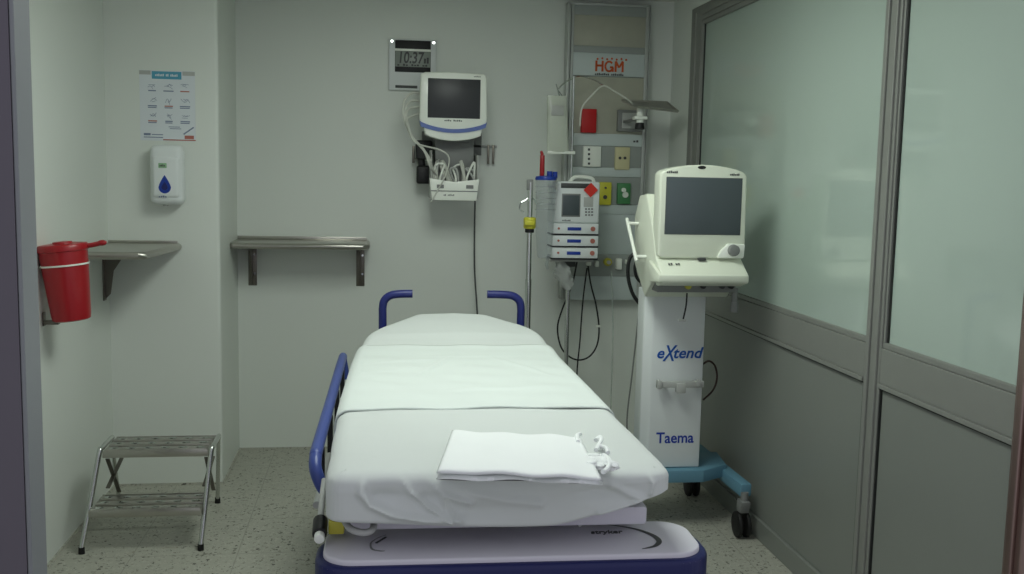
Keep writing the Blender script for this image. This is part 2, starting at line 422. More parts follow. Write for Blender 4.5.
# ------------------------------------------------------------------ left steel shelf and sharps bin
def shelf_left():
    t = thing('wall_shelf', (XL, 4.6, 1.12), 'small stainless steel shelf fixed beside the red bin on the left wall', 'shelf')
    z = 1.152; y0 = 4.24; x1 = -.9
    b = MB().prism([(XL + .001, y0 + .012), (x1 - .06, y0 + .012), (x1 - .04, y0 + .03), (x1 - .004, YC - .002), (XL + .001, YC - .002)], 'Z', z - .005, z)
    b.tube([(XL + .002, y0 + .012, z - .014), (x1 - .06, y0 + .012, z - .014), (x1 - .045, y0 + .025, z - .014), (x1 - .004, YC - .02, z - .014)], .016, 12, smooth=False)
    b.box((XL + .001, YC - .012, z - .002), (x1 - .01, YC - .001, z + .012), .002)
    b.build('shelf_plate', M['steel'], t)
    for y in (4.70,):
        g = MB().box((XL + .0008, y - .02, z - .255), (XL + .007, y + .02, z - .03), .001)
        g.prism([(XL + .006, z - .25), (XL + .03, z - .225), (XL + .045, z - .12), (XL + .085, z - .06), (XL + .2, z - .032), (XL + .2, z - .026), (XL + .006, z - .026)], 'Y', y - .002, y + .002)
        g.box((XL + .006, y - .02, z - .034), (XL + .2, y + .02, z - .03), .001)
        g.build('bracket', M['steeldk'], t)
        n = MB()
        for zz in (z - .23, z - .12): n.cyl((XL + .006, y + .01, zz), (XL + .012, y + .01, zz), .006, n=8)
        build_parts(n, 'screw', M['chrome'], t)
shelf_left()
def bin_():
    top = atY(62, 243, 3.86); bot = atY(72, 320, 3.86)
    ax = (top - bot); Hh = ax.length
    az = ax.normalized(); ayv = az.cross(Vector((1, 0, 0))).normalized(); axx = ayv.cross(az)
    mt = Matrix(((axx.x, ayv.x, az.x, bot.x), (axx.y, ayv.y, az.y, bot.y), (axx.z, ayv.z, az.z, bot.z), (0, 0, 0, 1)))
    t = thing('sharps_container', (bot.x, bot.y, bot.z), 'red tapered sharps container with white strap hanging on left wall', 'container')
    b = MB().lathe([(.058, 0), (.066, .004), (.069, .02), (.076, .12), (.0845, Hh - .04), (.0845, Hh - .02)], (0, 0, 0), mtx=mt, n=36); b.build('tub', M['red'], t)
    l = MB().lathe([(.086, 0), (.0895, .003), (.0895, .018), (.084, .026), (.04, .031), (.01, .031)], (0, 0, Hh - .03), mtx=mt, n=36)
    l.lathe([(.035, 0), (.033, .008), (.01, .01)], (.01, -.03, Hh - .002), mtx=mt, n=20)
    l.build('lid', M['red'], t)
    h = MB().tube([mt @ Vector(p) for p in ((.088, 0, Hh - .017), (.105, 0, Hh - .016), (.135, .0, Hh - .012))], .009, 10)
    h.sph((.140, 0, Hh - .011), .0135, (1.3, 1, .8), mtx=mt); h.build('lid_tab', M['red'], t)
    s = MB()
    for k in range(1): s.lathe([(.0825, 0), (.0862, 0), (.0866, .006), (.0825, .006)], (0, 0, Hh - .083), mtx=mt, n=36)
    s.build('strap', M['white'], t)
    br = MB().box((XL + .001, bot.y - .012, bot.z - .022), (XL + .006, bot.y + .012, bot.z + .03), .001)
    br.box((XL + .001, bot.y - .012, bot.z - .016), (bot.x - .045, bot.y + .012, bot.z - .002), .001)
    br.build('wall_bracket', M['steeldk'], t)
bin_()

# ------------------------------------------------------------------ back wall shelf
def shelf_back():
    t = thing('wall_shelf', (-.39, YB, 1.06), 'long stainless steel shelf on two brackets on the back wall', 'shelf')
    x0, x1 = -.735 + .017, -.045; z = 1.105; y0 = YB - .30
    z = 1.135
    b = MB().box((x0, y0 + .008, z - .004), (x1, YB - .001, z), .001)
    b.tube([(x0 - .0, YB - .03, z - .014), (x0, y0 + .03, z - .014), (x0 + .016, y0 + .012, z - .014), (x1 - .016, y0 + .012, z - .014), (x1, y0 + .03, z - .014), (x1, YB - .005, z - .014)], .0155, 12, smooth=False)
    b.box((x0, YB - .012, z - .002), (x1, YB - .0005, z + .018), .002)
    b.build('shelf_plate', M['steel'], t)
    for x in (x0 + .075, x1 - .035):
        g = MB().box((x - .022, YB - .006, z - .245), (x + .022, YB - .0008, z - .03), .001)
        g.prism([(YB - .005, z - .24), (YB - .03, z - .22), (YB - .06, z - .13), (YB - .12, z - .05), (YB - .26, z - .034), (YB - .26, z - .027), (YB - .005, z - .027)], 'X', x - .002, x + .002)
        g.box((x - .02, YB - .26, z - .034), (x + .02, YB - .005, z - .03), .001)
        g.build('bracket', M['steeldk'], t)
        for zz in (z - .18, z - .08):
            MB().cyl((x + .011, YB - .011, zz), (x + .011, YB - .0055, zz), .006, n=8).build('screw', M['chrome'], t)
shelf_back()

# ------------------------------------------------------------------ step stool
def stool():
    t = thing('step_stool', (-.9, 4.2, 0), 'chrome two step stool with ribbed treads standing at the column', 'stool')
    xa, xb = -1.115, -.69
    zt, zl = .375, .165
    def step(name, y0, y1, z, xa, xb):
        b = MB()
        b.box((xa, y0, z - .028), (xb, y0 + .006, z), .002).box((xa, y1 - .006, z - .028), (xb, y1, z), .002)
        n = 3; w = (y1 - y0 - .012) / n
        for k in range(n):
            ya = y0 + .004 + k * w; b.box((xa + .004, ya, z - .008), (xb - .004, ya + w - .026, z + .004), .004, 2)
        b.box((xa + .001, y0 + .004, z - .027), (xa + .012, y1 - .004, z - .003), .002).box((xb - .012, y0 + .004, z - .027), (xb - .001, y1 - .004, z - .003), .002)
        o = b.build(name, M['steel'], t)
        r = MB()
        for k in range(n):
            ya = y0 + .004 + k * w + (w - .026) / 2
            for j in range(6):
                xx = xa + .035 + j * (xb - xa - .07) / 5
                r.sph((xx, ya, z + .0035), .017, (1.1, .8, .28), 10)
        build_parts(r, 'tread_rib', M['chrome'], o)
    step('tread', 4.03, 4.255, .382, xa + .05, xb + .03)
    step('tread', 3.955, 4.165, .164, xa + .012, xb + .012)
    zt = .382
    for side, x, dx in ((0, xa, .05), (1, xb, .03)):
        a = -1 if side == 0 else 1
        X0 = x + a * .012; rx = X0 + (-.0 if side == 0 else -.022)
        l = MB().tube([(X0, 3.94, .02), (X0 + dx * .5, 3.985, .19), (X0 + dx, 4.03, zt - .012), (X0 + dx + .002, 4.07, zt + .003), (X0 + dx, 4.23, zt + .003)], .010, 10)
        o = l.build('leg', M['chrome'], t); MB().cyl((X0, 3.94, .0), (X0, 3.94, .026), .0125, .0115).build('rubber_foot', M['blackrub'], o)
        l = MB().tube([(rx, 4.515, .02), (X0 + dx * .7 - .004, 4.30, zt - .04), (X0 + dx, 4.235, zt + .003)], .009, 10, smooth=False)
        o = l.build('leg', M['chrome'], t); MB().cyl((rx, 4.515, 0), (rx, 4.515, .026), .0125, .0115).build('rubber_foot', M['blackrub'], o)
        xi = x + dx - a * .012
        for k, (pa, pb) in enumerate((((107, 459), (119, 492)), ((120, 458), (106, 488)))):
            A = atX(*pa, -1.055); B_ = atX(*pb, -1.055)
            MB().bar((xi - a * .005 * k, A.y, A.z), (xi - a * .005 * k, B_.y, B_.z), .004, .016, up=(1, 0, 0)).build('brace', M['steeldk'], t)
stool()

# ------------------------------------------------------------------ clock
def clock():
    t = thing('digital_clock', (.185, YB, 1.93), 'square silver digital wall clock reading 10:37 behind the monitor', 'clock')
    x0, x1, z0, z1 = .063, .312, 1.93, 2.195; y = YB - .025
    MB().box((x0, y, z0), (x1, YB - .0008, z1), .006, 3).build('case', M['silver'], t)
    MB().box((x0 + .032, y - .003, z0 + .095), (x1 - .03, y + .002, z1 - .006), .002).build('bezel', M['black'], t)
    MB().box((x0 + .032, y - .004, z1 - .062), (x1 - .03, y, z1 - .05), .001).build('trim_bar', M['white'], t)
    MB().box((x0 + .034, y - .0045, z0 + .122), (x1 - .032, y, z1 - .063), .001).build('display', M['lcd'], t)
    MB().text('10:37', .082, (x0 + .045, y - .0055, z0 + .142), sx=.74, bold=.0016, shear=.12).strokes((x1 - .066, y - .0048, z0 + .142), .03, .036, (2,)).strokes((x0 + .045, y - .0048, z0 + .126), .16, .011, (1, 2, 3, 2)).build('digits', M['greydk'], t)
    MB().box((x0 + .035, y - .002, z0 + .012), (x0 + .15, y + .002, z0 + .026), .001).build('button_strip', M['greydk'], t)
    k = MB()
    for x in (x0 + .016, x1 - .015): k.cyl((x, y - .004, z1 - .014), (x, y + .002, z1 - .014), .007)
    build_parts(k, 'corner_stud', M['chrome'], t)
clock()

# ------------------------------------------------------------------ patient monitor + arm + basket
def monitor():
    Y = 5.06
    t = thing('patient_monitor', (.38, 5.2, 1.74), 'white patient monitor with blank dark screen and blue stripe on wall arm', 'monitor')
    a = atY(420, 71, Y); b = atY(487, 130, Y); x0, x1 = a.x, b.x; z1, z0 = a.z - .003, b.z - .012
    w = x1 - x0
    # shell: gently tapered front housing
    MB().prism([(x0 + .004, z1 - .012), (x0 + .02, z1 - .001), (x0 + w / 2, z1 + .004), (x1 - .02, z1 - .001), (x1 - .004, z1 - .012), (x1, z0 + .06), (x1 - .012, z0 + .02), (x1 - w * .3, z0 + .002), (x0 + w / 2, z0 - .004), (x0 + w * .3, z0 + .002), (x0 + .012, z0 + .02), (x0, z0 + .06)], 'Y', Y, Y + .06, .008, 3).build('front_housing', M['white'], t)
    MB().box((x0 + .03, Y + .055, z0 + .03), (x1 - .03, Y + .17, z1 - .02), .015, 3).build('rear_housing', M['white'], t)
    def arcp(xa_, xb_, ze, zm, n=12): return [(xa_ + (xb_ - xa_) * k / n, ze - (ze - zm) * math.sin(PI * k / n) ** .8) for k in range(n + 1)]
    lo_, hi_ = arcp(x0 + .008, x1 - .008, z0 + .022, z0 - .007), arcp(x0 + .008, x1 - .008, z0 + .044, z0 + .012)
    MB().prism([(x0 + .001, z0 + .05)] + lo_ + [(x1 - .001, z0 + .05)] + hi_[::-1], 'Y', Y - .003, Y + .05).build('blue_stripe', M['trimblue'], t)
    MB().prism(arcp(x0 + .03, x1 - .03, z0 - .018, z0 - .046) + [(x1 - .024, z0 + .02), (x0 + .024, z0 + .02)], 'Y', Y + .004, Y + .09, .004).build('chin', M['white'], t)
    s0 = atY(428, 78, Y); s1 = atY(480, 119, Y)
    MB().box((s0.x, Y - .0015, s1.z), (s1.x, Y + .002, s0.z), .001).build('screen', M['screen'], t)
    MB().strokes((x0 + w / 2 - .045, Y - .0004, z0 + .05), .09, .008, (4, 5)).build('print', M['greydk'], t)
    MB().strokes((x1 - .07, Y - .0004, z1 - .018), .035, .006, (5,)).build('print', M['grey'], t)
    # wall arm
    arm = thing('monitor_wall_arm', (.38, YB, 1.5), 'dark steel wall arm and rail carrying the patient monitor', 'mount')
    MB().box((.24, YB - .012, 1.6), (.56, YB - .001, 1.72), .003).box((.50, YB - .03, 1.60), (.515, YB - .004, 1.72)).build('wall_plate', M['grey'], arm)
    MB().box((.30, 5.18, 1.46), (.5, YB - .011, 1.70), .006).box((.33, 5.1, 1.66), (.47, 5.3, 1.715), .006).build('bracket_box', M['grey'], arm)
    r = MB()
    for u in (488.5, 493.5): p = atY(u, 145, YB - .02); p2 = atY(u, 164, YB - .02); r.box((p.x - .006, YB - .03, p2.z), (p.x + .005, YB - .002, p.z), .001)
    pl = atY(413.5, 146, YB - .02); pr = atY(413.5, 163, YB - .02); r.box((pl.x - .006, YB - .03, pr.z), (pl.x + .006, YB - .002, pl.z), .001)
    build_parts(r, 'rail_end', M['steeldk'], arm)
    bb = MB(); p = atY(470, 146, YB - .01); q_ = atY(497, 146, YB - .01)
    bb.box((p.x, YB - .012, p.z - .006), (q_.x, YB - .002, p.z + .006), .001); bb.build('rail', M['greylt'], arm)
    # black module hanging left of arm
    k = MB(); p0 = atY(417, 140, 5.25); p1 = atY(431, 184, 5.25)
    k.box((p0.x - .005, 5.25, p0.z - .1), (p0.x + .08, 5.33, p0.z), .01, 3).box((p0.x, 5.25, p1.z), (p1.x, 5.31, p0.z - .13), .012, 3)
    k.tube([(p0.x + .02, 5.28, p0.z - .08), (p0.x + .03, 5.28, p0.z - .15)], .02)
    tag(k.build('sensor_holder', M['black']), 'black plastic sensor holder hanging left of the monitor basket', 'holder')
    # basket
    bk = thing('cable_basket', (.39, 5.1, 1.36), 'white tray full of coiled cables below the patient monitor', 'tray')
    f0 = atY(430, 178, 5.08); f1 = atY(479, 178, 5.08); f2 = atY(433, 200, 5.08)
    X0, X1 = f0.x, f1.x; Z0 = f2.z; Z1 = f0.z
    MB().prism([(X0 - .002, Z1), (X0 + .03, Z1 - .006), ((X0 + X1) / 2, Z1 - .018), (X1 - .03, Z1 - .006), (X1 + .002, Z1), (X1 - .006, Z0 + .045), (X1 - .012, Z0), (X0 + .012, Z0), (X0 + .006, Z0 + .045)], 'Y', 5.08, 5.086, .0015).build('front_panel', M['white'], bk)
    MB().box((X0 + .012, 5.085, Z0 + .002), (X1 - .012, 5.3, Z0 + .01), .001).build('bottom', M['white'], bk)
    build_parts(MB().box((X0 + .004, 5.085, Z0 + .01), (X0 + .009, 5.3, Z1 + .14), .001).box((X1 - .009, 5.085, Z0 + .01), (X1 - .004, 5.3, Z1 + .12), .001), 'side_panel', M['greylt'], bk)
    MB().box((X0 + .006, 5.078, Z0 + .044), (X1 - .006, 5.082, Z0 + .049)).build('seam', M['grey'], bk)
    c = (X0 + X1) / 2
    MB().box((X0 + .035, 5.076, Z1 - .05), (X0 + .07, 5.081, Z1 - .032)).build('label', M['grey'], bk); MB().box((X1 - .065, 5.076, Z1 - .05), (X1 - .028, 5.081, Z1 - .032)).build('label', M['grey'], bk); MB().strokes((X0 + .07, 5.0795, Z0 + .022), .055, .01, (2, 5)).build('print', M['grey'], bk)
    # loose coiled leads
    rnd = random.Random(5)
    lab = ['pale grey sensor lead heaped in the white tray']
    for i in range(9):
        x = X0 + .025 + i * (X1 - X0 - .05) / 8
        pts = [(x, 5.11 + rnd.uniform(0, .03), Z0 + .02), (x + rnd.uniform(-.01, .01), 5.12, Z1 - .0), (x + rnd.uniform(-.04, .03), 5.12 + rnd.uniform(0, .04), Z1 + rnd.uniform(.04, .1)),
               (x + rnd.uniform(-.05, .05), 5.13, Z1 + rnd.uniform(.02, .08)), (x + rnd.uniform(-.05, .05), 5.16, Z0 + .03)]
        pts = [(min(max(p[0], X0 + .02), X1 - .02), p[1], p[2]) for p in pts]
        tag(MB().tube(pts, .0055 if i % 3 else .009, 8).build('sensor_lead', [M['cable'], M['white'], M['greylt']][i % 3]), lab[0], 'cable', 'sensor leads heaped in the tray')
    # lead bundle looping on the left of the monitor
    for k, (v, L) in enumerate(((94, 'uppermost grey lead looping out of the monitor side'), (101, 'middle grey lead looping out of the monitor side'), (107, 'lowest grey lead looping out of the monitor side'))):
        pp = [atY(423, v, 5.14), atY(412 - k, v - 1 + k, 5.12), atY(404 + k, v + 8, 5.1), atY(404 + 2 * k, v + 24 - 3 * k, 5.09), atY(412, 137, 5.07), atY(422 + k, 148 + k, 5.06), atY(430, 160 + 3 * k, 5.065), atY(433 + 2 * k, 176, 5.12), atY(434 + 2 * k, 190, 5.13)]
        tag(MB().tube(pp, .006, 8).build('monitor_lead', M['cable']), L, 'cable')
    pp = [atY(423, 112, 5.14), atY(407, 119, 5.08), atY(409, 130, 5.05), atY(416, 143, 5.05), atY(440, 150, 5.05), atY(449, 158, 5.06), atY(446, 174, 5.066), atY(438, 190, 5.0765), atY(431, 202, 5.0765)]
    tag(MB().tube(pp, .004, 8).build('monitor_lead', M['cable']), 'pale lead crossing in front of the white cable tray', 'cable')
    p = atY(475, 200, 5.3); q_ = atY(478, 330, 5.3)
    tag(MB().tube([(p.x, 5.3, p.z + .03), (p.x + .003, 5.3, (p.z + q_.z) / 2), (q_.x, 5.3, q_.z), (q_.x + .02, 5.3, .006)], .0045, 8).build('power_cord', M['greydk']), 'thin dark cord hanging straight down from tray behind the bed', 'cord')
monitor()

# ------------------------------------------------------------------ headwall medical supply panel
def headwall():
    Y = 5.32
    t = thing('headwall_panel', (1.24, YB, .83), 'tall grey medical supply panel with wood inlays on back wall', 'panel')
    x0, x1 = 1.0, 1.45; zt, zb = 2.41, .83
    MB().box((x0 + .03, Y + .012, zb), (x1 - .02, YB - .001, zt - .01)).build('backing', M['hwgrey'], t)
    e = MB()
    for a, b in ((x0, x0 + .016), (x0 + .02, x0 + .034), (x1 - .026, x1 - .008), (x1 - .005, x1)):
        e.box((a, Y - .004, zb), (b, YB - .001, zt), .003)
    e.box((x0, Y - .004, zt - .01), (x1, YB - .001, zt + .004), .003); build_parts(e, 'side_rail_strip', mat('headwall_rail', (184, 188, 184), .4, .2), t)
    xa, xb = x0 + .034, x1 - .026
    def strip(z0, z1, mm, name, d=0): return MB().box((xa, Y - d, z0), (xb, Y + .013, z1), .002).build(name, M[mm], t)
    strip(2.35, 2.4, 'hwgrey', 'cover_strip'); strip(2.19, 2.35, 'wood', 'wood_inlay', -.004)
    strip(2.155, 2.19, 'hwgrey', 'cover_strip'); sg = strip(2.035, 2.155, 'hwlight', 'sign_plate', -.002)
    strip(1.73, 2.03, 'wood', 'wood_inlay', -.004); strip(1.665, 1.73, 'hwlight', 'cover_strip', .002)
    strip(1.55, 1.665, 'hwgrey', 'socket_plate', -.003); strip(1.50, 1.55, 'hwlight', 'cover_strip', .002)
    strip(1.35, 1.50, 'hwgrey', 'socket_plate', -.003); strip(1.30, 1.35, 'hwlight', 'cover_strip', .004)
    strip(1.08, 1.30, 'hwlight', 'lower_plate', -.002); strip(.96, 1.08, 'hwgrey', 'outlet_rail', .004); strip(.83, .96, 'hwlight', 'lower_plate', -.002)
    p = atY(595, 72, Y); y = Y - .0005
    x = p.x; z = p.z
    # sign: letters HGM made of little standing figures
    s = MB(); L0 = x; zb2 = z + .004; hh = .056
    def stroke(a_, b_, w_=.011): s.bar((L0 + a_[0], y, zb2 + a_[1]), (L0 + b_[0], y, zb2 + b_[1]), .003, w_, up=(0, 0, 1) if abs(a_[0] - b_[0]) > .004 else (1, 0, 0))
    stroke((.006, 0), (.006, hh)); stroke((.040, 0), (.040, hh)); stroke((.006, hh * .55), (.040, hh * .55))            # H
    G = [(.088 - .0 + .021 * math.cos(t_) - .012, hh / 2 + hh / 2 * .93 * math.sin(t_)) for t_ in [PI * .22 + k * (PI * 1.6) / 10 for k in range(11)]]
    for a_, b_ in zip(G, G[1:]): s.cyl((L0 + a_[0], y + .0015, zb2 + a_[1]), (L0 + b_[0], y + .0015, zb2 + b_[1]), .0054, n=8)
    stroke((.080, hh * .42), (.098, hh * .42)); stroke((.096, 0), (.096, hh * .42))                                         # G
    stroke((.112, 0), (.112, hh)); stroke((.150, 0), (.150, hh))
    s.cyl((L0 + .112, y + .0015, zb2 + hh), (L0 + .131, y + .0015, zb2 + hh * .42), .0054, n=8).cyl((L0 + .150, y + .0015, zb2 + hh), (L0 + .131, y + .0015, zb2 + hh * .42), .0054, n=8)   # M
    for k in range(7): s.sph((x + .012 + k * .026, y, z + .069 + (k % 2) * .004), .0058, (1, .3, 1), 8)
    s.build('sign_lettering', M['orange'], t)
    MB().strokes((x, y, z - .016), .158, .012, (8, 7)).build('sign_small_text', M['greydk'], t)
    def pb(u0, v0, u1, v1, d, mm, name, parent=t, bev=.003, lab=None):
        a = atY(u0, v0, Y); b = atY(u1, v1, Y)
        o = MB().box((a.x, Y - d, b.z), (b.x, Y + .006, a.z), bev).build(name, M[mm], parent)
        if lab: o['label'] = lab
        return o
    a = pb(581, 109, 595, 133, .03, 'redbox', 'alarm_box', lab='red rectangular box')
    o = pb(617, 110, 640, 132, .03, 'grey', 'junction_box'); pb(621, 113, 636, 129, .036, 'greylt', 'junction_cover', o)
    o = pb(583, 146, 600, 167, .02, 'white', 'socket_block')
    s = MB()
    for k in range(4): c = atY(589, 149.5 + k * 4.7, Y - .021); s.box((c.x - .006, Y - .0212, c.z - .006), (c.x + .006, Y - .019, c.z + .006), .001)
    build_parts(s, 'socket_hole', M['greydk'], o)
    o = pb(615, 147, 629, 170, .012, 'beige', 'socket_block', lab='beige duplex socket plate')
    s = MB()
    for u in (620, 625): c = atY(u, 158, Y - .013); s.cyl((c.x, Y - .014, c.z), (c.x, Y - .011, c.z), .008, n=12)
    build_parts(s, 'socket_hole', M['greydk'], o)
    o = pb(599, 182, 610, 205, .025, 'yellow', 'gas_outlet', lab='yellow gas outlet')
    c = atY(604, 197, Y); MB().cyl((c.x, Y - .03, c.z), (c.x, Y - .02, c.z), .011).cyl((c.x + .001, Y - .03, c.z + .05), (c.x + .001, Y - .02, c.z + .05), .006).build('port', M['greydk'], o)
    o = pb(617, 183, 629, 204, .025, 'green', 'gas_outlet', lab='green gas outlet')
    c = atY(622, 190, Y); MB().cyl((c.x, Y - .045, c.z), (c.x, Y - .02, c.z), .012).cyl((c.x + .012, Y - .035, c.z - .025), (c.x + .012, Y - .02, c.z - .025), .016).build('port', M['white'], o)
    c = atY(637, 141, Y - .003); MB().strokes((c.x - .02, Y - .002, c.z - .008), .032, .014, (2,)).build('print', M['greydk'], t)
    # lower row of fittings
    c = atY(608, 262, Y - .03)
    o = MB().cyl((c.x, Y - .04, c.z), (c.x, Y - .004, c.z), .022, n=18, bev=.004).build('valve', M['yellowdull'], t); o['label'] = 'yellow gas valve'
    MB().cyl((c.x, Y - .055, c.z), (c.x, Y - .04, c.z), .01).build('valve_spindle', M['greylt'], o)
    for u, v, w, h in ((589, 262, .012, .02), (597, 264, .01, .016), (619, 264, .015, .03), (627, 262, .008, .012)):
        c = atY(u, v, Y - .03); MB().box((c.x - w, Y - .04, c.z - h), (c.x + w, Y - .003, c.z + h), .004).build('outlet_fitting', M['white'], t)
headwall()

# ------------------------------------------------------------------ IV pole (left) with cup, yellow clamp and hook
def iv_pole():
    Y = 4.75
    a = atY(531, 182, Y); b = atY(527, 325, Y); x = (a.x + b.x) / 2
    t = thing('iv_pole', (x, Y, 0), 'slim steel drip pole with yellow clamp knob behind the bed head', 'pole')
    MB().cyl((x, Y, .06), (x, Y, a.z), .0125).cyl((x, Y, .05), (x, Y, 1.0), .015).build('pole', M['chrome'], t)
    z = atY(530, 223, Y).z
    MB().cyl((x, Y, z - .028), (x, Y, z + .028), .03, n=14, bev=.008).box((x - .03, Y - .045, z - .01), (x + .02, Y, z + .014), .006).build('clamp', M['yellow'], t)
    MB().cyl((x, Y, z - .046), (x, Y, z - .028), .022, n=14, bev=.003).build('clamp_ring', M['black'], t)
    zh = a.z
    MB().tube([(x, Y, zh - .0), (x - .002, Y, zh - .06), (x - .02, Y, zh - .085), (x - .045, Y, zh - .10), (x - .05, Y, zh - .13), (x - .03, Y, zh - .145)], .0035, 8).tube([(x, Y, zh - .07), (x + .02, Y, zh - .085), (x + .03, Y, zh - .105)], .0035, 8).build('hook', M['chrome'], t)
    MB().box((x - .018, Y - .012, zh - .04), (x + .012, Y + .012, zh + .012), .003).build('top_cap', M['grey'], t)
    for k in range(5):
        an = PI / 2 + 2 * PI * k / 5
        e = Vector((x + .22 * math.cos(an), Y + .22 * math.sin(an), .055))
        l = MB().tube([(x, Y, .075), (x + .1 * math.cos(an), Y + .1 * math.sin(an), .07), e], .012, 8).build('leg', M['steel'], t)
        MB().cyl((e.x - .009, e.y, .026), (e.x + .009, e.y, .026), .026, n=16).build('caster', M['blackrub'], l)
    # clear cup with blue lid
    a = atY(534, 177, 4.9); b = atY(556, 177, 4.9); lo = atY(545, 262, 4.9)
    c = thing('waste_bottle', ((a.x + b.x) / 2, 4.9, lo.z), 'clear ribbed suction bottle with blue lid left of the pump stack', 'bottle')
    cx = (a.x + b.x) / 2 + .005; r = (b.x - a.x) / 2 - .004; h = a.z - lo.z
    MB().lathe([(r * .55, .02), (r * .7, .03), (r * .82, .12), (r * .9, h * .5), (r, h - .02), (r, h - .01)], (cx, 4.9, lo.z), n=28).build('bottle_body', M['clear'], c)
    ri = MB()
    for k in range(5):
        zz = h - .05 - k * .028; ri.lathe([(r * .96, 0), (r * 1.02, .001), (r * 1.02, .004), (r * .96, .005)], (cx, 4.9, lo.z + zz), n=28)
    build_parts(ri, 'rib', M['clear'], c)
    MB().lathe([(r * 1.03, 0), (r * 1.05, .006), (r * .98, .018), (r * .3, .022)], (cx, 4.9, a.z - .014), n=28).cyl((cx + .018, 4.9, a.z), (cx + .018, 4.9, a.z + .03), .014, n=14).cyl((cx + .045, 4.9, a.z - .004), (cx + .045, 4.9, a.z + .028), .012, n=12).build('lid', M['darkblue'], c)
    MB().tube([(cx + r * .5, 4.9, lo.z + .04), (cx + r * .35, 4.92, lo.z - .01), (cx + r * .5, 4.94, lo.z - .035)], .008, 8).build('outlet_pipe', M['clear'], c)
    MB().box((cx + r * .9, 4.89, a.z - .06), (.888, 4.91, a.z - .035), .003).build('bottle_bracket', M['greylt'], c)
    e = atY(541, 151, 4.9); f = atY(542, 175, 4.9)
    pn = thing('marker_pen', (f.x, 4.9, f.z), 'red marker pen standing upright on the blue lid', 'pen')
    MB().cyl((f.x, 4.9, a.z + .004), (f.x, 4.9, e.z - .02), .0125, .0115, n=16, bev=.002).build('barrel', M['red'], pn)
    MB().cyl((f.x, 4.9, e.z - .02), (e.x, 4.9, e.z), .009, .006, n=16, bev=.002).build('cap', M['red'], pn)
iv_pole()

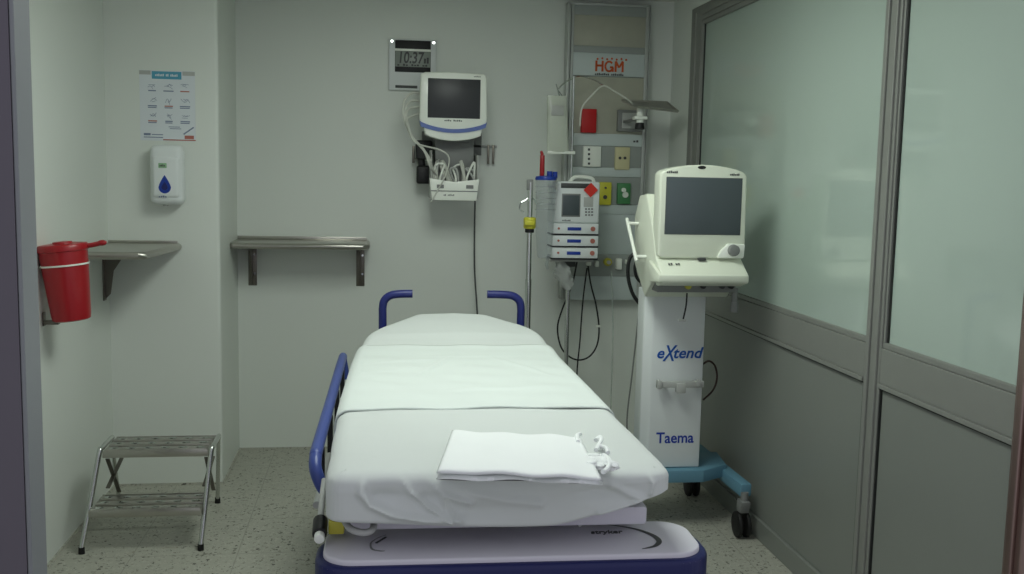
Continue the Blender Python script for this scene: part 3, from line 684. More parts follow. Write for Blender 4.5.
# ------------------------------------------------------------------ pump stack on a thin stand
def pumps():
    Y = 5.02
    p = atY(578.5, 76, Y); xs = p.x
    st = thing('pump_stand', (xs, Y + .12, 0), 'thin chrome stand with curved top hooks carrying the pump stack', 'stand')
    Ys = Y + .12
    MB().cyl((xs, Ys, .05), (xs, Ys, atY(578, 76, Ys).z), .0065, n=10).cyl((xs, Ys, .05), (xs, Ys, 1.25), .012, n=12).build('pole', M['chrome'], st)
    zt = atY(578, 76, Ys).z; 
    A = [atY(u, v, Ys) for u, v in ((560, 97), (558, 90), (563, 84), (571, 79), (579, 76), (592, 79), (603, 85))]
    MB().tube(A, .004, 8).tube([atY(u, v, Ys) for u, v in ((556, 84), (558, 90), (562, 96), (560, 101))], .003, 8).build('hook_arm', M['chrome'], st)
    for k in range(5):
        an = PI / 2 + 2 * PI * k / 5 + .6
        e = Vector((xs + .2 * math.cos(an), Ys + .2 * math.sin(an), .05))
        l = MB().tube([(xs, Ys, .07), e], .011, 8, smooth=False).build('leg', M['steel'], st)
        MB().cyl((e.x - .009, e.y, .024), (e.x + .009, e.y, .024), .024, n=16).build('caster', M['blackrub'], l)
    a = atY(553, 181, Y - .06); b = atY(598, 260, Y - .06); x0, x1, z1, z0 = a.x, b.x, a.z, b.z
    Yf = Y - .06
    t = thing('infusion_pump', ((x0 + x1) / 2, Y, z0 + .15), 'white infusion pump with grey screen and red tag above three slim pump modules', 'pump')
    zc = z1 - .21
    MB().box((x0, Yf, zc), (x1, Y + .09, z1), .012, 3).build('housing', M['whitecool'], t)
    MB().tube([(x0 + .1, Y + .02, z1 - .005), (x0 + .13, Y + .02, z1 + .022), (x1 - .03, Y + .02, z1 + .018), (x1 - .015, Y + .02, z1 - .01)], .009, 8).build('carry_handle', M['white'], t)
    def pr(u0, v0, u1, v1, mm, name, d=.003):
        q0 = atY(u0, v0, Yf); q1 = atY(u1, v1, Yf)
        return MB().box((q0.x, Yf - d, q1.z), (q1.x, Yf + .003, q0.z), .0015).build(name, M[mm], t)
    pr(561, 183, 590, 188.5, 'greydk', 'display_strip')
    pr(562, 193.5, 580, 217, 'grey', 'screen_bezel', .002); pr(563, 195, 579, 215.5, 'screen2', 'screen', .004)
    pr(584, 197, 593, 207, 'greylt', 'keypad'); k = MB()
    for i in range(3):
        for j in range(3):
            c = atY(586 + i * 3, 209 + j * 3, Yf); k.box((c.x - .005, Yf - .004, c.z - .004), (c.x + .005, Yf, c.z + .004), .001)
    build_parts(k, 'key', M['grey'], t)
    c = atY(590.5, 190, Yf); MB().bar((c.x - .018, Yf - .008, c.z + .018), (c.x + .018, Yf - .008, c.z - .018), .004, .052, up=(1, 0, 1)).build('warning_tag', M['redtag'], t)
    q0 = atY(562, 221, Yf); MB().strokes((q0.x, Yf - .0003, q0.z), .045, .007, (6,)).build('print', M['greydk'], t)
    h = (zc - z0) / 3
    names = ['upper slim white pump module directly under the infusion pump', 'middle slim white pump module of the stack', 'lowest slim white pump module of the stack']
    for i in range(3):
        zz = zc - h * i
        mo = thing('pump_module', ((x0 + x1) / 2, Y, zz - h), names[i], 'pump', 'slim pump modules in the stack')
        MB().box((x0 + .003, Yf - .003, zz - h + .008), (x1 - .003, Y + .08, zz - .001), .004).build('housing', M['whitecool'], mo)
        MB().box((x0 + .001, Yf + .001, zz - h + .0005), (x1 - .001, Y + .08, zz - h + .009), .001).build('base_slot', M['black'], mo)
        c = zz - h / 2 + .004
        MB().box((x0 + .08, Yf - .006, c - .009), (x0 + .15, Yf, c + .007), .001).build('display', M['darkblue'], mo)
        MB().cyl((x1 - .032, Yf - .008, c), (x1 - .032, Yf, c), .012, n=14).build('stop_button', M['inkred'], mo)
        MB().cyl((x0 + .035, Yf - .006, c), (x0 + .035, Yf, c), .006, n=10).build('latch', M['inkred'], mo)
    f = MB().box((x0 - .004, Yf + .02, z0 - .012), (x1 - .02, Y + .09, z0 + .0), .003)
    f.build('clamp_plate', M['greylt'], st)
    MB().box((xs - .03, Y + .085, z0 - .05), (xs + .03, Ys + .02, z0 + .1), .004).build('pole_clamp', M['greydk'], st)
    g0 = atY(550, 187, Y); MB().box((g0.x - .006, Y - .02, g0.z - .08), (g0.x + .008, Y + .03, g0.z), .003).build('side_latch', M['white'], t)
    # crumpled film of tubing hanging below
    rnd = random.Random(11)
    b = MB()
    pts = [atY(u, v, Y) for u, v in ((552, 262), (560, 268), (558, 280), (568, 290), (574, 278), (571, 263))]
    rows = []
    for i in range(13):
        r = []
        for k in range(17):
            a_ = 2 * PI * k / 16; tt = i / 12
            rad = .042 * (math.sin(PI * (tt * .86 + .1)) ** .6) * (1 + .22 * math.sin(a_ * 3 + i * .9) + .14 * math.sin(a_ * 5 - i * 1.7))
            c0 = pts[1].lerp(pts[3], tt)
            r.append((c0.x + rad * math.cos(a_), c0.y + .5 * rad * math.sin(a_), pts[0].z - tt * (pts[0].z - pts[3].z)))
        r[16] = r[0]; rows.append(r)
    b.grid(rows)
    tag(b.build('tubing_packet', M['wrap']), 'crumpled clear tubing packet hanging below the pump stack', 'packet')
    # drip bag
    z0_ = atY(560, 101, Ys); 
    bg = thing('drip_bag', (z0_.x, Ys, z0_.z - .35), 'cloudy plastic drip bag hanging on the curved hook', 'bag')
    P = [atY(u, v, Ys) for u, v in ((546, 96), (566, 95), (569, 145), (570, 152), (548, 153), (544, 125))]
    x0, x1 = P[0].x, P[1].x; zt_, zb_ = P[0].z, P[3].z
    rows = []
    for i in range(15):
        tt = i / 14; z = zt_ + (zb_ - zt_) * tt; r = []
        w = (x1 - x0) / 2 * (1 + .1 * tt); cx = (x0 + x1) / 2 + .012 * tt
        th = .004 + .018 * math.sin(PI * min(1, tt * .9 + .05)) ** .8
        for k in range(25):
            a_ = 2 * PI * k / 24; r.append((cx + w * math.copysign(abs(math.cos(a_)) ** .5, math.cos(a_)), Ys - .03 + th * math.sin(a_), z + .003 * math.sin(k * 1.3)))
        rows.append(r)
    MB().grid(rows).build('pouch', M['bag'], bg)
    MB().box((x0 + .02, Ys - .056, zt_ - .10), (x1 - .02, Ys - .054, zt_ - .05), .0005).build('label_patch', M['greylt'], bg)
    MB().box((x0 + .01, Ys - .036, zb_ - .012), (x1 + .05, Ys - .024, zb_ + .004), .003).build('bottom_seam', M['white'], bg)
    MB().tube([(z0_.x, Ys - .005, z0_.z + .004), (z0_.x - .004, Ys - .02, z0_.z - .005), (z0_.x - .004, Ys - .03, zt_ - .004)], .003, 6).build('hanger_loop', M['cable'], bg)
    # white lead strung over the hook to the tray
    pp = [atY(u, v, Y - .02) for u, v in ((580, 126), (582, 108), (592, 95), (603, 86), (614, 91), (627, 99), (634, 105))]
    tag(MB().tube(pp, .0042, 8).build('white_lead', M['cable']), 'white lead draped over the hook tip toward the metal tray', 'cable')
    # loops of dark cable
    Yc = 5.2
    pp = [atY(u, v, Yc) for u, v in ((577, 262), (572, 285), (562, 310), (557.5, 328), (561, 347), (570, 357), (580, 360), (590, 356), (597, 345), (599, 328), (596, 305), (591, 285), (588, 266))]
    tag(MB().tube(pp, .0045, 8).build('looped_cable', M['cabledk']), 'black cable hanging in a long loop below the panel', 'cable')
    c = atY(598, 326, Yc); tag(MB().box((c.x - .012, Yc - .012, c.z - .006), (c.x + .014, Yc + .002, c.z + .006), .002).build('cable_tag', M['white']), 'small white tag clipped on the looped black cable', 'tag')
    pp = [atY(u, v, Yc) for u, v in ((587, 268), (583, 300), (580, 340), (577, 385))]; pp.append(Vector((pp[-1].x + .05, Yc, .005)))
    tag(MB().tube(pp, .0042, 8).build('hanging_cable', M['cabledk']), 'straight black cable dropping through the loop of the other', 'cable')
    pp = [atY(u, v, Yc) for u, v in ((611, 272), (613, 320), (612, 370), (610, 430))]; pp[-1].z = .004
    tag(MB().tube(pp, .004, 8).build('clear_tube', M['tube']), 'faint clear tube hanging from the yellow valve', 'tube')
    pp = [atY(u, v, Yc) for u, v in ((640, 300), (637, 330), (632, 375), (627, 420))]; pp.append(Vector((pp[-1].x + .02, Yc, .005)))
    tag(MB().tube(pp, .0045, 8).build('hanging_cable', M['grey']), 'thin grey cable hanging beside the ventilator column', 'cable')
pumps()

# ------------------------------------------------------------------ tilted metal tray on arm
def tray():
    Y = 5.02
    t = thing('instrument_tray', (1.35, Y, 1.78), 'small tilted metal tray with black knob in front of the panel', 'tray')
    a = atY(622, 101, 5.05); b = atY(667, 103, 5.05); c = atY(678, 112, 4.93); d = atY(634, 107, 4.93)
    bm = MB(); up = Vector((0, 0, .007))
    vs = [a, b, c, d]; n = (b - a).cross(d - a).normalized() * .007
    lo = [v - n / 2 for v in vs]; hi = [v + n / 2 for v in vs]
    V = [bm.bm.verts.new(p) for p in lo + hi]
    for f in ((0, 1, 2, 3), (7, 6, 5, 4), (0, 4, 5, 1), (1, 5, 6, 2), (2, 6, 7, 3), (3, 7, 4, 0)): bm.bm.faces.new([V[i] for i in f])
    bm.build('plate', M['steel'], t, smooth=False, recalc=True)
    r = MB(); L = [v + Vector((0, 0, .004)) for v in vs]
    for i in range(4): r.tube([L[i], L[(i + 1) % 4]], .005, 8, smooth=False)
    r.build('rim', M['steel'], t)
    k = atY(640, 119, 4.99)
    MB().cyl((k.x, 4.99, k.z - .02), (k.x, 4.99, a.z - .03), .018).box((k.x - .035, 4.965, k.z - .004), (k.x + .035, 5.02, k.z + .014), .006).build('swivel', M['white'], t)
    MB().cyl((k.x, 4.99, k.z - .052), (k.x, 4.99, k.z - .018), .026, .022, n=14, bev=.006).build('knob', M['black'], t)
    MB().box((k.x - .014, 4.99, k.z - .006), (k.x + .014, 5.3, k.z + .008), .003).build('arm', M['grey'], t)
tray()

# ------------------------------------------------------------------ ventilator on its cart
def ventilator():
    Yf = 3.82
    t = thing('ventilator', (1.27, 4.1, 0), 'cream ventilator with grey screen on white column cart with blue base', 'ventilator')
    # column: front at 4.05
    Yc = 4.06
    a = atY(646, 320, Yc); b = atY(708, 320, Yc); x0, x1 = a.x, b.x - .012; zb = .262; ztp = 1.03
    MB().prism([(x0 + .03, Yc), (x1, Yc), (x1, Yc + .14), (x0 + .0, Yc + .14), (x0 - .002, Yc + .03)], 'Z', zb, ztp, .006, 3).build('column', M['whitecool'], t)
    # lettering on the column front
    e = atY(656, 358, Yc); w = atY(702, 358, Yc).x - e.x
    MB().text('e', .066, (e.x, Yc - .0008, e.z), bold=.0013, shear=.25, sx=1.05).text('tend', .066, (e.x + .072, Yc - .0008, e.z), bold=.0013, shear=.25, sx=1.05).text('X', .096, (e.x + .03, Yc - .0008, e.z - .012), bold=.0013, shear=.3, sx=.7).build('lettering', M['textblue'], t)
    e = atY(656, 443, Yc); MB().text('Taema', .066, (e.x, Yc - .0008, e.z), bold=.0011, sx=.93).build('lettering', M['darkblue'], t)
    # accessory rail on column
    r0 = atY(656, 384, Yc - .03); r1 = atY(703, 384, Yc - .03)
    rl = MB().box((r0.x, Yc - .045, r0.z - .014), (r1.x, Yc - .033, r0.z + .014), .003)
    rl.cyl((r0.x + .035, Yc - .035, r0.z), (r0.x + .035, Yc + .002, r0.z), .01).cyl((r1.x - .035, Yc - .035, r0.z), (r1.x - .035, Yc + .002, r0.z), .01)
    rl.build('accessory_rail', M['greylt'], t)
    c = (r0.x + r1.x) / 2
    build_parts(MB().box((c - .02, Yc - .06, r0.z - .035), (c + .02, Yc - .03, r0.z + .006), .004).box((r0.x, Yc - .055, r0.z - .018), (r0.x + .02, Yc - .03, r0.z + .02), .004).box((r1.x - .035, Yc - .055, r0.z - .008), (r1.x - .015, Yc - .03, r0.z + .02), .004), 'rail_clamp', M['greylt'], t)
    # body: side profile (y, z) sweeping forward at the bottom
    bx0, bx1 = 1.10, 1.455
    prof = [(4.19, 1.33), (4.12, 1.425), (4.01, 1.435), (3.90, 1.30), (3.84, 1.185), (3.745, 1.125), (3.745, 1.095), (3.82, 1.075), (3.86, 1.10), (3.985, 1.01), (4.16, 1.13)]
    MB().prism(prof, 'X', bx0, bx1, .008, 3).build('body', M['offwhite'], t)
    # lower lip wider than the body
    l0 = atY(658, 284, 3.75); l1 = atY(746, 284, 3.75)
    MB().prism([(3.74, 1.126), (3.742, 1.10), (3.88, 1.085), (3.9, 1.17)], 'X', l0.x, l1.x, .004).build('front_ledge', M['offwhite'], t)
    MB().box((bx0 + .015, 3.86, 1.045), (bx1 - .01, 4.12, 1.10), .006).build('connector_block', M['grey'], t)
    for k, (u, mm) in enumerate(((688, 'yellowdull'), (703, 'black'), (722, 'greydk'), (731, 'black'))):
        p = atY(u, 291, 3.85); MB().cyl((p.x, 3.845, 1.072), (p.x, 3.862, 1.072), .011 if k else .013, n=14).build('connector', M[mm], t)
    p = atY(735, 305, 3.87); MB().cyl((p.x, 3.88, p.z), (p.x, 3.88, 1.06), .012).cyl((p.x, 3.88, p.z - .03), (p.x, 3.88, p.z + .01), .017).build('water_trap', M['grey'], t)
    p = atY(687, 293, 3.85); q_ = atY(683, 320, 3.85)
    MB().tube([p, p.lerp(q_, .5) + Vector((.004, 0, 0)), q_], .0035, 8).build('sensor_tube', M['black'], t)
    MB().box((q_.x - .018, 3.845, q_.z - .005), (q_.x + .012, 3.856, q_.z + .004), .002).build('sensor_plug', M['greylt'], t)
    # display housing, arched top
    s0 = atY(661, 171, Yf); s1 = atY(749, 174, Yf); z_lo = atY(656, 257, Yf).z; z_hi = s0.z
    x0s, x1s = s0.x, s1.x - .006; W = x1s - x0s
    prf = [(x0s, z_lo + .004), (x0s, z_hi - .012), (x0s + .012, z_hi + .002)] + [(x0s + W * k / 8, z_hi + .002 + .026 * math.sin(PI * k / 8)) for k in range(1, 8)] + [(x1s - .012, z_hi + .0), (x1s, z_hi - .014), (x1s + .004, z_lo + .06), (x1s - .004, z_lo + .004), (x1s - .03, z_lo - .004), (x0s + .02, z_lo - .004)]
    MB().prism(prf, 'Y', Yf, Yf + .09, .008, 3).build('display_housing', M['offwhite'], t)
    MB().box((x0s + .03, Yf + .08, z_lo + .02), (x1s - .03, Yf + .2, z_hi - .03), .02, 3).build('display_rear', M['offwhite'], t)
    a = atY(667, 177, Yf); b = atY(740, 235, Yf)
    MB().box((a.x - .002, Yf - .002, b.z - .001), (b.x, Yf + .004, a.z + .001), .001).build('screen_surround', M['greydk'], t)
    MB().box((a.x, Yf - .003, b.z + .001), (b.x - .002, Yf + .004, a.z - .001), .001).build('screen', M['screen2'], t)
    c = atY(702, 167.5, Yf); MB().sph((c.x, Yf, c.z), .017, (1, .2, .4)).build('alarm_lamp', M['black'], t)
    c = atY(667, 172, Yf); c2 = atY(733, 174.5, Yf)
    MB().strokes((c.x, Yf - .0003, c.z - .004), .045, .009, (6,)).strokes((c2.x - .012, Yf - .0003, c2.z - .004), .04, .008, (6,)).build('print', M['greydk'], t)
    c = atY(732, 250, Yf)
    MB().prism([(c.x - .062, c.z - .032), (c.x - .05, c.z - .004), (c.x - .02, c.z + .026), (c.x + .05, c.z + .024), (c.x + .047, c.z - .03), (c.x + .04, c.z - .033)], 'Y', Yf - .012, Yf + .01, .005).build('knob_boss', M['white'], t)
    MB().cyl((c.x, Yf - .035, c.z), (c.x, Yf - .01, c.z), .0215, .024, n=24, bev=.004).build('dial', M['grey'], t)
    c = atY(702, 260, Yf - .002); MB().box((c.x - .016, Yf - .006, z_lo - .012), (c.x + .016, Yf + .01, z_lo - .002), .002).build('latch', M['greydk'], t)
    c = atY(672, 278, 3.78)
    MB().strokes((c.x - .012, 3.795, 1.1615), .05, .012, (2, 2), ydir=(0, .8, .6)).build('print', M['greydk'], t)
    # side handle
    h = MB().tube([(bx0 - .045, 4.14, 1.325), (bx0 - .045, 3.96, 1.16)], .0075, 10)
    h.tube([(bx0 + .002, 4.12, 1.307), (bx0 - .045, 4.12, 1.307)], .007, 8).tube([(bx0 + .002, 3.98, 1.178), (bx0 - .045, 3.98, 1.178)], .007, 8)
    h.build('side_handle', M['white'], t)
    # base
    zb0, zb1 = .2, .262
    b = MB().prism([(1.03, 4.02), (1.40, 4.02), (1.53, 4.10), (1.555, 4.3), (1.40, 4.30), (1.03, 4.30)], 'Z', .205, .26, .006)
    b.build('base_plate', M['basecyan'], t)
    legs = [((1.505, 4.45), (1.545, 3.9)), ((1.03, 4.45), (.99, 3.9))]
    for (p, q_) in legs:
        l = MB().bar((p[0], p[1], .228), (q_[0], q_[1], .205), .05, .055, bev=.006).build('leg', M['basecyan'], t)
    for (p, q_) in legs:
        for (x, y) in (p, q_):
            x -= .008 if x > 1.2 else -.008
            zz = .2 if y < 4 else .2
            y2 = y - .005
            c = MB().cyl((x, y2, .15), (x, y2, zz), .016).prism([(y2 - .03, .165), (y2 + .035, .165), (y2 + .04, .125), (y2 + .03, .11), (y2 - .01, .11)], 'X', x - .020, x + .020, .006)
            o = c.build('caster', M['grey'], t)
            for s in (-1, 1): MB().cyl((x + s * .010, y2 + .02, .055), (x + s * .026, y2 + .02, .055), .055, n=28, bev=.004).build('wheel', M['blackrub'], o)
    # hoses leaving on the left
    for r, pts, L in ((.008, ((640, 250), (630, 258), (628, 275), (632, 292), (639, 303), (649, 312)), 'outer black hose curving behind the ventilator body'), (.007, ((640, 256), (635, 266), (637, 278), (646, 286)), 'short inner black hose curving behind the ventilator body')):
        Pp = [atY(u, v, 4.24) for u, v in pts]
        tag(MB().tube(Pp, r, 10).build('gas_hose', M['cabledk']), L, 'hose')
    Pp = [atY(u, v, 4.15) for u, v in ((703, 364), (709, 361), (715, 366), (717, 378), (713, 390), (703, 400))]
    MB().tube(Pp, .0045, 8).build('power_cord', mat('brown_cord', (58, 36, 34), .5), t)
ventilator()

# ------------------------------------------------------------------ stretcher, in its own coordinates
# local: x across (0 = centre), y from the foot end (0) to the head, z up
BX, BY, BR = .282, 2.15, -.018
HW = .388; BL = 1.95
def zt(y):      # top surface of the mattress
    r = max(0, y - 1.42)
    return .838 + .19 * r * min(1, r / .25) if r > 0 else .838
def bed_point(u, v, z):
    w = atZ(u, v, z) - Vector((BX, BY, 0)); c, s = math.cos(-BR), math.sin(-BR)
    return Vector((c * w.x - s * w.y, s * w.x + c * w.y, z))
def plan(n=320, inset=0):
    """rounded outline of the slab with long chamfers at the head"""
    P = [(-HW - .002, 0), (HW + .006, 0), (HW + .0, .8), (HW - .015, 1.56), (HW - .06, 1.78), (.14, BL), (-.155, BL), (-HW + .045, 1.74), (-HW + .002, 1.52), (-HW - .012, .7)]
    R = [.055, .055, .2, .15, .08, .03, .03, .08, .15, .2]
    out = []
    N = len(P)
    for i in range(N):
        a, b, c = Vector(P[i - 1]), Vector(P[i]), Vector(P[(i + 1) % N]); r = R[i]
        p = b + (a - b).normalized() * r; q_ = b + (c - b).normalized() * r
        for k in range(9): t_ = k / 8; out.append((1 - t_) ** 2 * p + 2 * t_ * (1 - t_) * b + t_ * t_ * q_)
    # resample, denser along the foot end
    L = [0]
    for i in range(len(out)):
        a, b = out[i], out[(i + 1) % len(out)]; L.append(L[-1] + (b - a).length * (6 if max(a.y, b.y) < .07 else 1))
    res = []; j = 0
    for k in range(n):
        d = L[-1] * k / n
        while L[j + 1] < d: j += 1
        f = (d - L[j]) / max(1e-9, L[j + 1] - L[j]); res.append(out[j].lerp(out[(j + 1) % len(out)], f))
    if inset:
        r2 = []
        for k in range(n):
            tg = (res[(k + 2) % n] - res[k - 2]).normalized(); r2.append(res[k] + Vector((-tg.y, tg.x)) * inset)
        return r2
    return res
def seg_d(px, pz, a, b):
    ax, az = a; bx, bz = b; dx, dz = bx - ax, bz - az; L2 = dx * dx + dz * dz + 1e-12
    t_ = max(0, min(1, ((px - ax) * dx + (pz - az) * dz) / L2)); return math.hypot(px - ax - t_ * dx, pz - az - t_ * dz)
def fw(u, v):   # pixel -> (x local, z) on the front face plane
    p = atY(u, v, BY); return (p.x - BX, p.z)
RIDGES = [([(362, 480), (361, 494), (370, 506), (392, 515), (425, 520), (460, 520)], .006, .010), ([(398, 477), (410, 492), (428, 507), (450, 519)], .005, .009),
          ([(424, 476), (436, 488), (452, 497), (470, 503)], .006, .009), ([(440, 482), (470, 492), (505, 500), (540, 503)], .007, .006),
          ([(444, 496), (446, 508), (452, 516)], .005, .006), ([(612, 486), (630, 494), (640, 498), (630, 506), (600, 513)], .006, .006), ([(646, 470), (652, 482), (650, 492)], .004, .006)]
RIDGES = [([fw(*p) for p in pl], w, a) for pl, w, a in RIDGES]
HOLL = [(fw(385, 497), .045, .028, -.012), (fw(425, 500), .03, .02, -.008), (fw(480, 512), .06, .018, -.008), (fw(600, 492), .07, .02, -.010)]
def front_disp(x, z):
    d = 0
    for pl, w, a in RIDGES:
        dm = min(seg_d(x, z, pl[i], pl[i + 1]) for i in range(len(pl) - 1)); d += 1.7 * a * math.exp(-(dm / (w * 1.5)) ** 2)
    for (c, wx, wz, a) in HOLL: d += 1.7 * a * math.exp(-((x - c[0]) / wx) ** 2 - ((z - c[1]) / wz) ** 2)
    return d
def creases(x, y):  # soft creases on the top surface
    h = .0014 * math.sin(9 * x + 3.1 * math.sin(4 * y)) + .0012 * math.sin(13 * y + 4 * math.sin(3 * x + 1))
    return h
def zbot(x):        # lower hem along the foot end
    b = .716 - .006 * math.exp(-((x - .05) / .16) ** 2)
    if x > .12: b += .068 * min(1, (x - .12) / .26) ** 1.2
    if x < -.1: b += .012 * min(1, (-.1 - x) / .25)
    return b
def sheet_surface():
    n = 720; C0 = plan(n); mb = MB(); bm = mb.bm
    def inward(k, d):
        tg = (C0[(k + 2) % n] - C0[k - 2]).normalized(); return C0[k] + Vector((-tg.y, tg.x)) * d
    def med(p): return Vector((0, min(max(p.y, .30), BL - .36)))
    rings = []
    # side rings, from the hem upward
    sp = [(.02, 0), (.006, .02), (.002, .05)] + [(0, .05 + .6 * k / 20) for k in range(1, 21)] + [(.001, .69), (.002, .73), (.004, .8), (.007, .85), (.012, .9), (.020, .95), (.030, .985), (.044, 1.0)]
    for d, f in sp:
        r = []
        for k in range(n):
            p = inward(k, d); zb_ = zbot(p.x) if p.y < .2 else .716 + (zbot(p.x) - .716) * max(0, 1 - (p.y - .2) / .5)
            top = zt(p.y) - .0; 
            headdrop = max(0, p.y - 1.6) * .05 * (abs(p.x) / HW)
            z = zb_ + (top - headdrop - zb_) * f
            q_ = p.copy()
            if C0[k].y < .09:
                dd = front_disp(p.x, z) * min(1, (1 - f) / .42) ** 1.6 * (1 if C0[k].y < .03 else .4)
                q_.y -= dd
            elif abs(C0[k].x) > HW - .1: q_.x += math.copysign(.004 * math.sin(11 * p.y + z * 20) * (1 - f) ** .5, p.x)
            r.append(bm.verts.new((q_.x, q_.y, z)))
        rings.append(r)
    for j in range(1, 27):
        t_ = (j / 26) ** 1.0; r = []
        for k in range(n):
            p = inward(k, .044); q_ = p.lerp(med(p), t_)
            headdrop = max(0, q_.y - 1.6) * .05 * (abs(q_.x) / HW)
            z = zt(q_.y) - headdrop + creases(q_.x, q_.y) * min(1, t_ * 4) + .003 * min(1, t_ * 3)
            r.append(bm.verts.new((q_.x, q_.y, z)))
        rings.append(r)
    for a, b in zip(rings, rings[1:]):
        for k in range(n): bm.faces.new((a[k], a[(k + 1) % n], b[(k + 1) % n], b[k]))
    bmesh.ops.remove_doubles(bm, verts=rings[-1], dist=.0002)
    bm.normal_update()
    return mb
def bedthing(name, label, cat, z=0):
    return thing(name, (BX, BY, 0), label, cat, rz=BR, local=True)
def place_bed_mesh(o): o.location = (BX, BY, 0); o.rotation_euler.z = BR; return o

bed = bedthing('hospital_stretcher', 'navy and white wheeled hospital stretcher in the middle of the room', 'stretcher')
sh = sheet_surface().build('bed_sheet', M['sheet'], recenter=False)
place_bed_mesh(sh); tag(sh, 'white fitted sheet tucked around the stretcher mattress', 'sheet')
# mattress core beneath the sheet
def slab(z0, z1, inset, n=120):
    mb = MB(); C = plan(n, inset); bm = mb.bm
    a = [bm.verts.new((p.x, p.y, z0)) for p in C]; b = [bm.verts.new((p.x, p.y, z1)) for p in C]
    for k in range(n): bm.faces.new((a[k], a[(k + 1) % n], b[(k + 1) % n], b[k]))
    bm.faces.new(a[::-1]); bm.faces.new(b); return mb
slab(.79, .812, .055).build('mattress', M['greydk'], bed, smooth=False)
# folded draw sheet across the bed
def draw_sheet():
    mb = MB(); rows = []; rnd = random.Random(2)
    y0, y1 = .60, 1.56
    NY, NX = 80, 120
    PL = plan(1400)
    def edge(yy):       # the slab outline at this y
        near = [p.x for p in PL if abs(p.y - yy) < .012]
        return min(near) - .0035, max(near) + .0035
    PR = [(0, .125), (0, .042), (.002, .033), (.004, .024), (.007, .018), (.012, .012), (.020, .006), (.030, .0018), (.046, 0)]
    AL = [0]
    for a_, b_ in zip(PR, PR[1:]): AL.append(AL[-1] + math.hypot(b_[0] - a_[0], b_[1] - a_[1]))
    def wrap(d):        # cloth distance from the hem -> (inset, drop)
        for n_ in range(len(PR) - 1):
            if d <= AL[n_ + 1]:
                f = (d - AL[n_]) / (AL[n_ + 1] - AL[n_]); return PR[n_][0] + f * (PR[n_ + 1][0] - PR[n_][0]), PR[n_][1] + f * (PR[n_ + 1][1] - PR[n_][1])
        return d - AL[-1] + PR[-1][0], 0
    for i in range(NY + 1):
        yy = y0 + (y1 - y0) * i / NY; row = []; L_, R_ = edge(yy)
        for k in range(NX + 1):
            s = -1 + 2 * k / NX
            z = zt(yy) + .0045 + .0012 * min(1, i / 5) - max(0, yy - 1.6) * .05
            tot = (R_ - L_) - .092 + 2 * AL[-1]; half = tot / 2
            q1 = abs(s); side = -1 if s < 0 else 1
            # spend more of the columns on the rolled sides
            dist = (1 - q1) / .3 * AL[-1] if q1 > .7 else AL[-1] + (.7 - q1) / .7 * (half - AL[-1])
            ins, drop = wrap(dist); x = (L_ + ins) if side < 0 else (R_ - ins); zz = z - drop
            yw = yy
            if i < 12: yw += (.005 * math.sin(x * 9 + 1) + .004 * math.sin(x * 21)) * (1 - i / 12) + .014 * max(0, x / HW) * (1 - i / 12) * .6
            if drop == 0:
                zz += .0018 * math.sin(x * 26 + 5 * math.sin(yy * 6)) * math.sin(yy * 9) + .0012 * math.sin(yy * 44 + 3 * x)
                for (cx, cy, ang, w, A) in ((-.1, 1.22, 1.2, .008, .004), (.2, 1.2, -1.1, .009, .0035), (-.3, 1.12, .5, .01, .003), (0, 1.40, .06, .012, .003), (.05, .85, .15, .014, .003), (-.2, 1.31, .35, .01, .003)):
                    dx, dy = x - cx, yy - cy; al = dx * math.cos(ang) + dy * math.sin(ang); ac = -dx * math.sin(ang) + dy * math.cos(ang)
                    zz += 1.5 * A * math.exp(-(ac / w) ** 2 - (al / .14) ** 2)
                if i < 3: zz += .0006 * (1 - i / 3) * (1 + math.sin(x * 12))
            row.append((x, yw, zz))
        rows.append(row)
    mb.grid(rows); mb.bm.normal_update()
    o = mb.build('draw_sheet', M['sheet2'], recenter=False); place_bed_mesh(o)
    md = o.modifiers.new('solid', 'SOLIDIFY'); md.thickness = .0045; md.offset = 0
    tag(o, 'bright white draw sheet laid across the middle of the bed', 'sheet')
    # second, folded-back layer at the near edge
    rows = []
    for i in range(10):
        yy = y0 - .004 + .05 * i / 9; row = []
        for k in range(61):
            x = -HW + .06 + (2 * HW - .10) * k / 60
            row.append((x, yy + .004 * math.sin(x * 7 + 2) + .008 * max(0, x / HW), zt(yy) + .012 + .002 * math.sin(x * 15) * (1 - i / 9) - .003 * (i / 9)))
        rows.append(row)
draw_sheet()

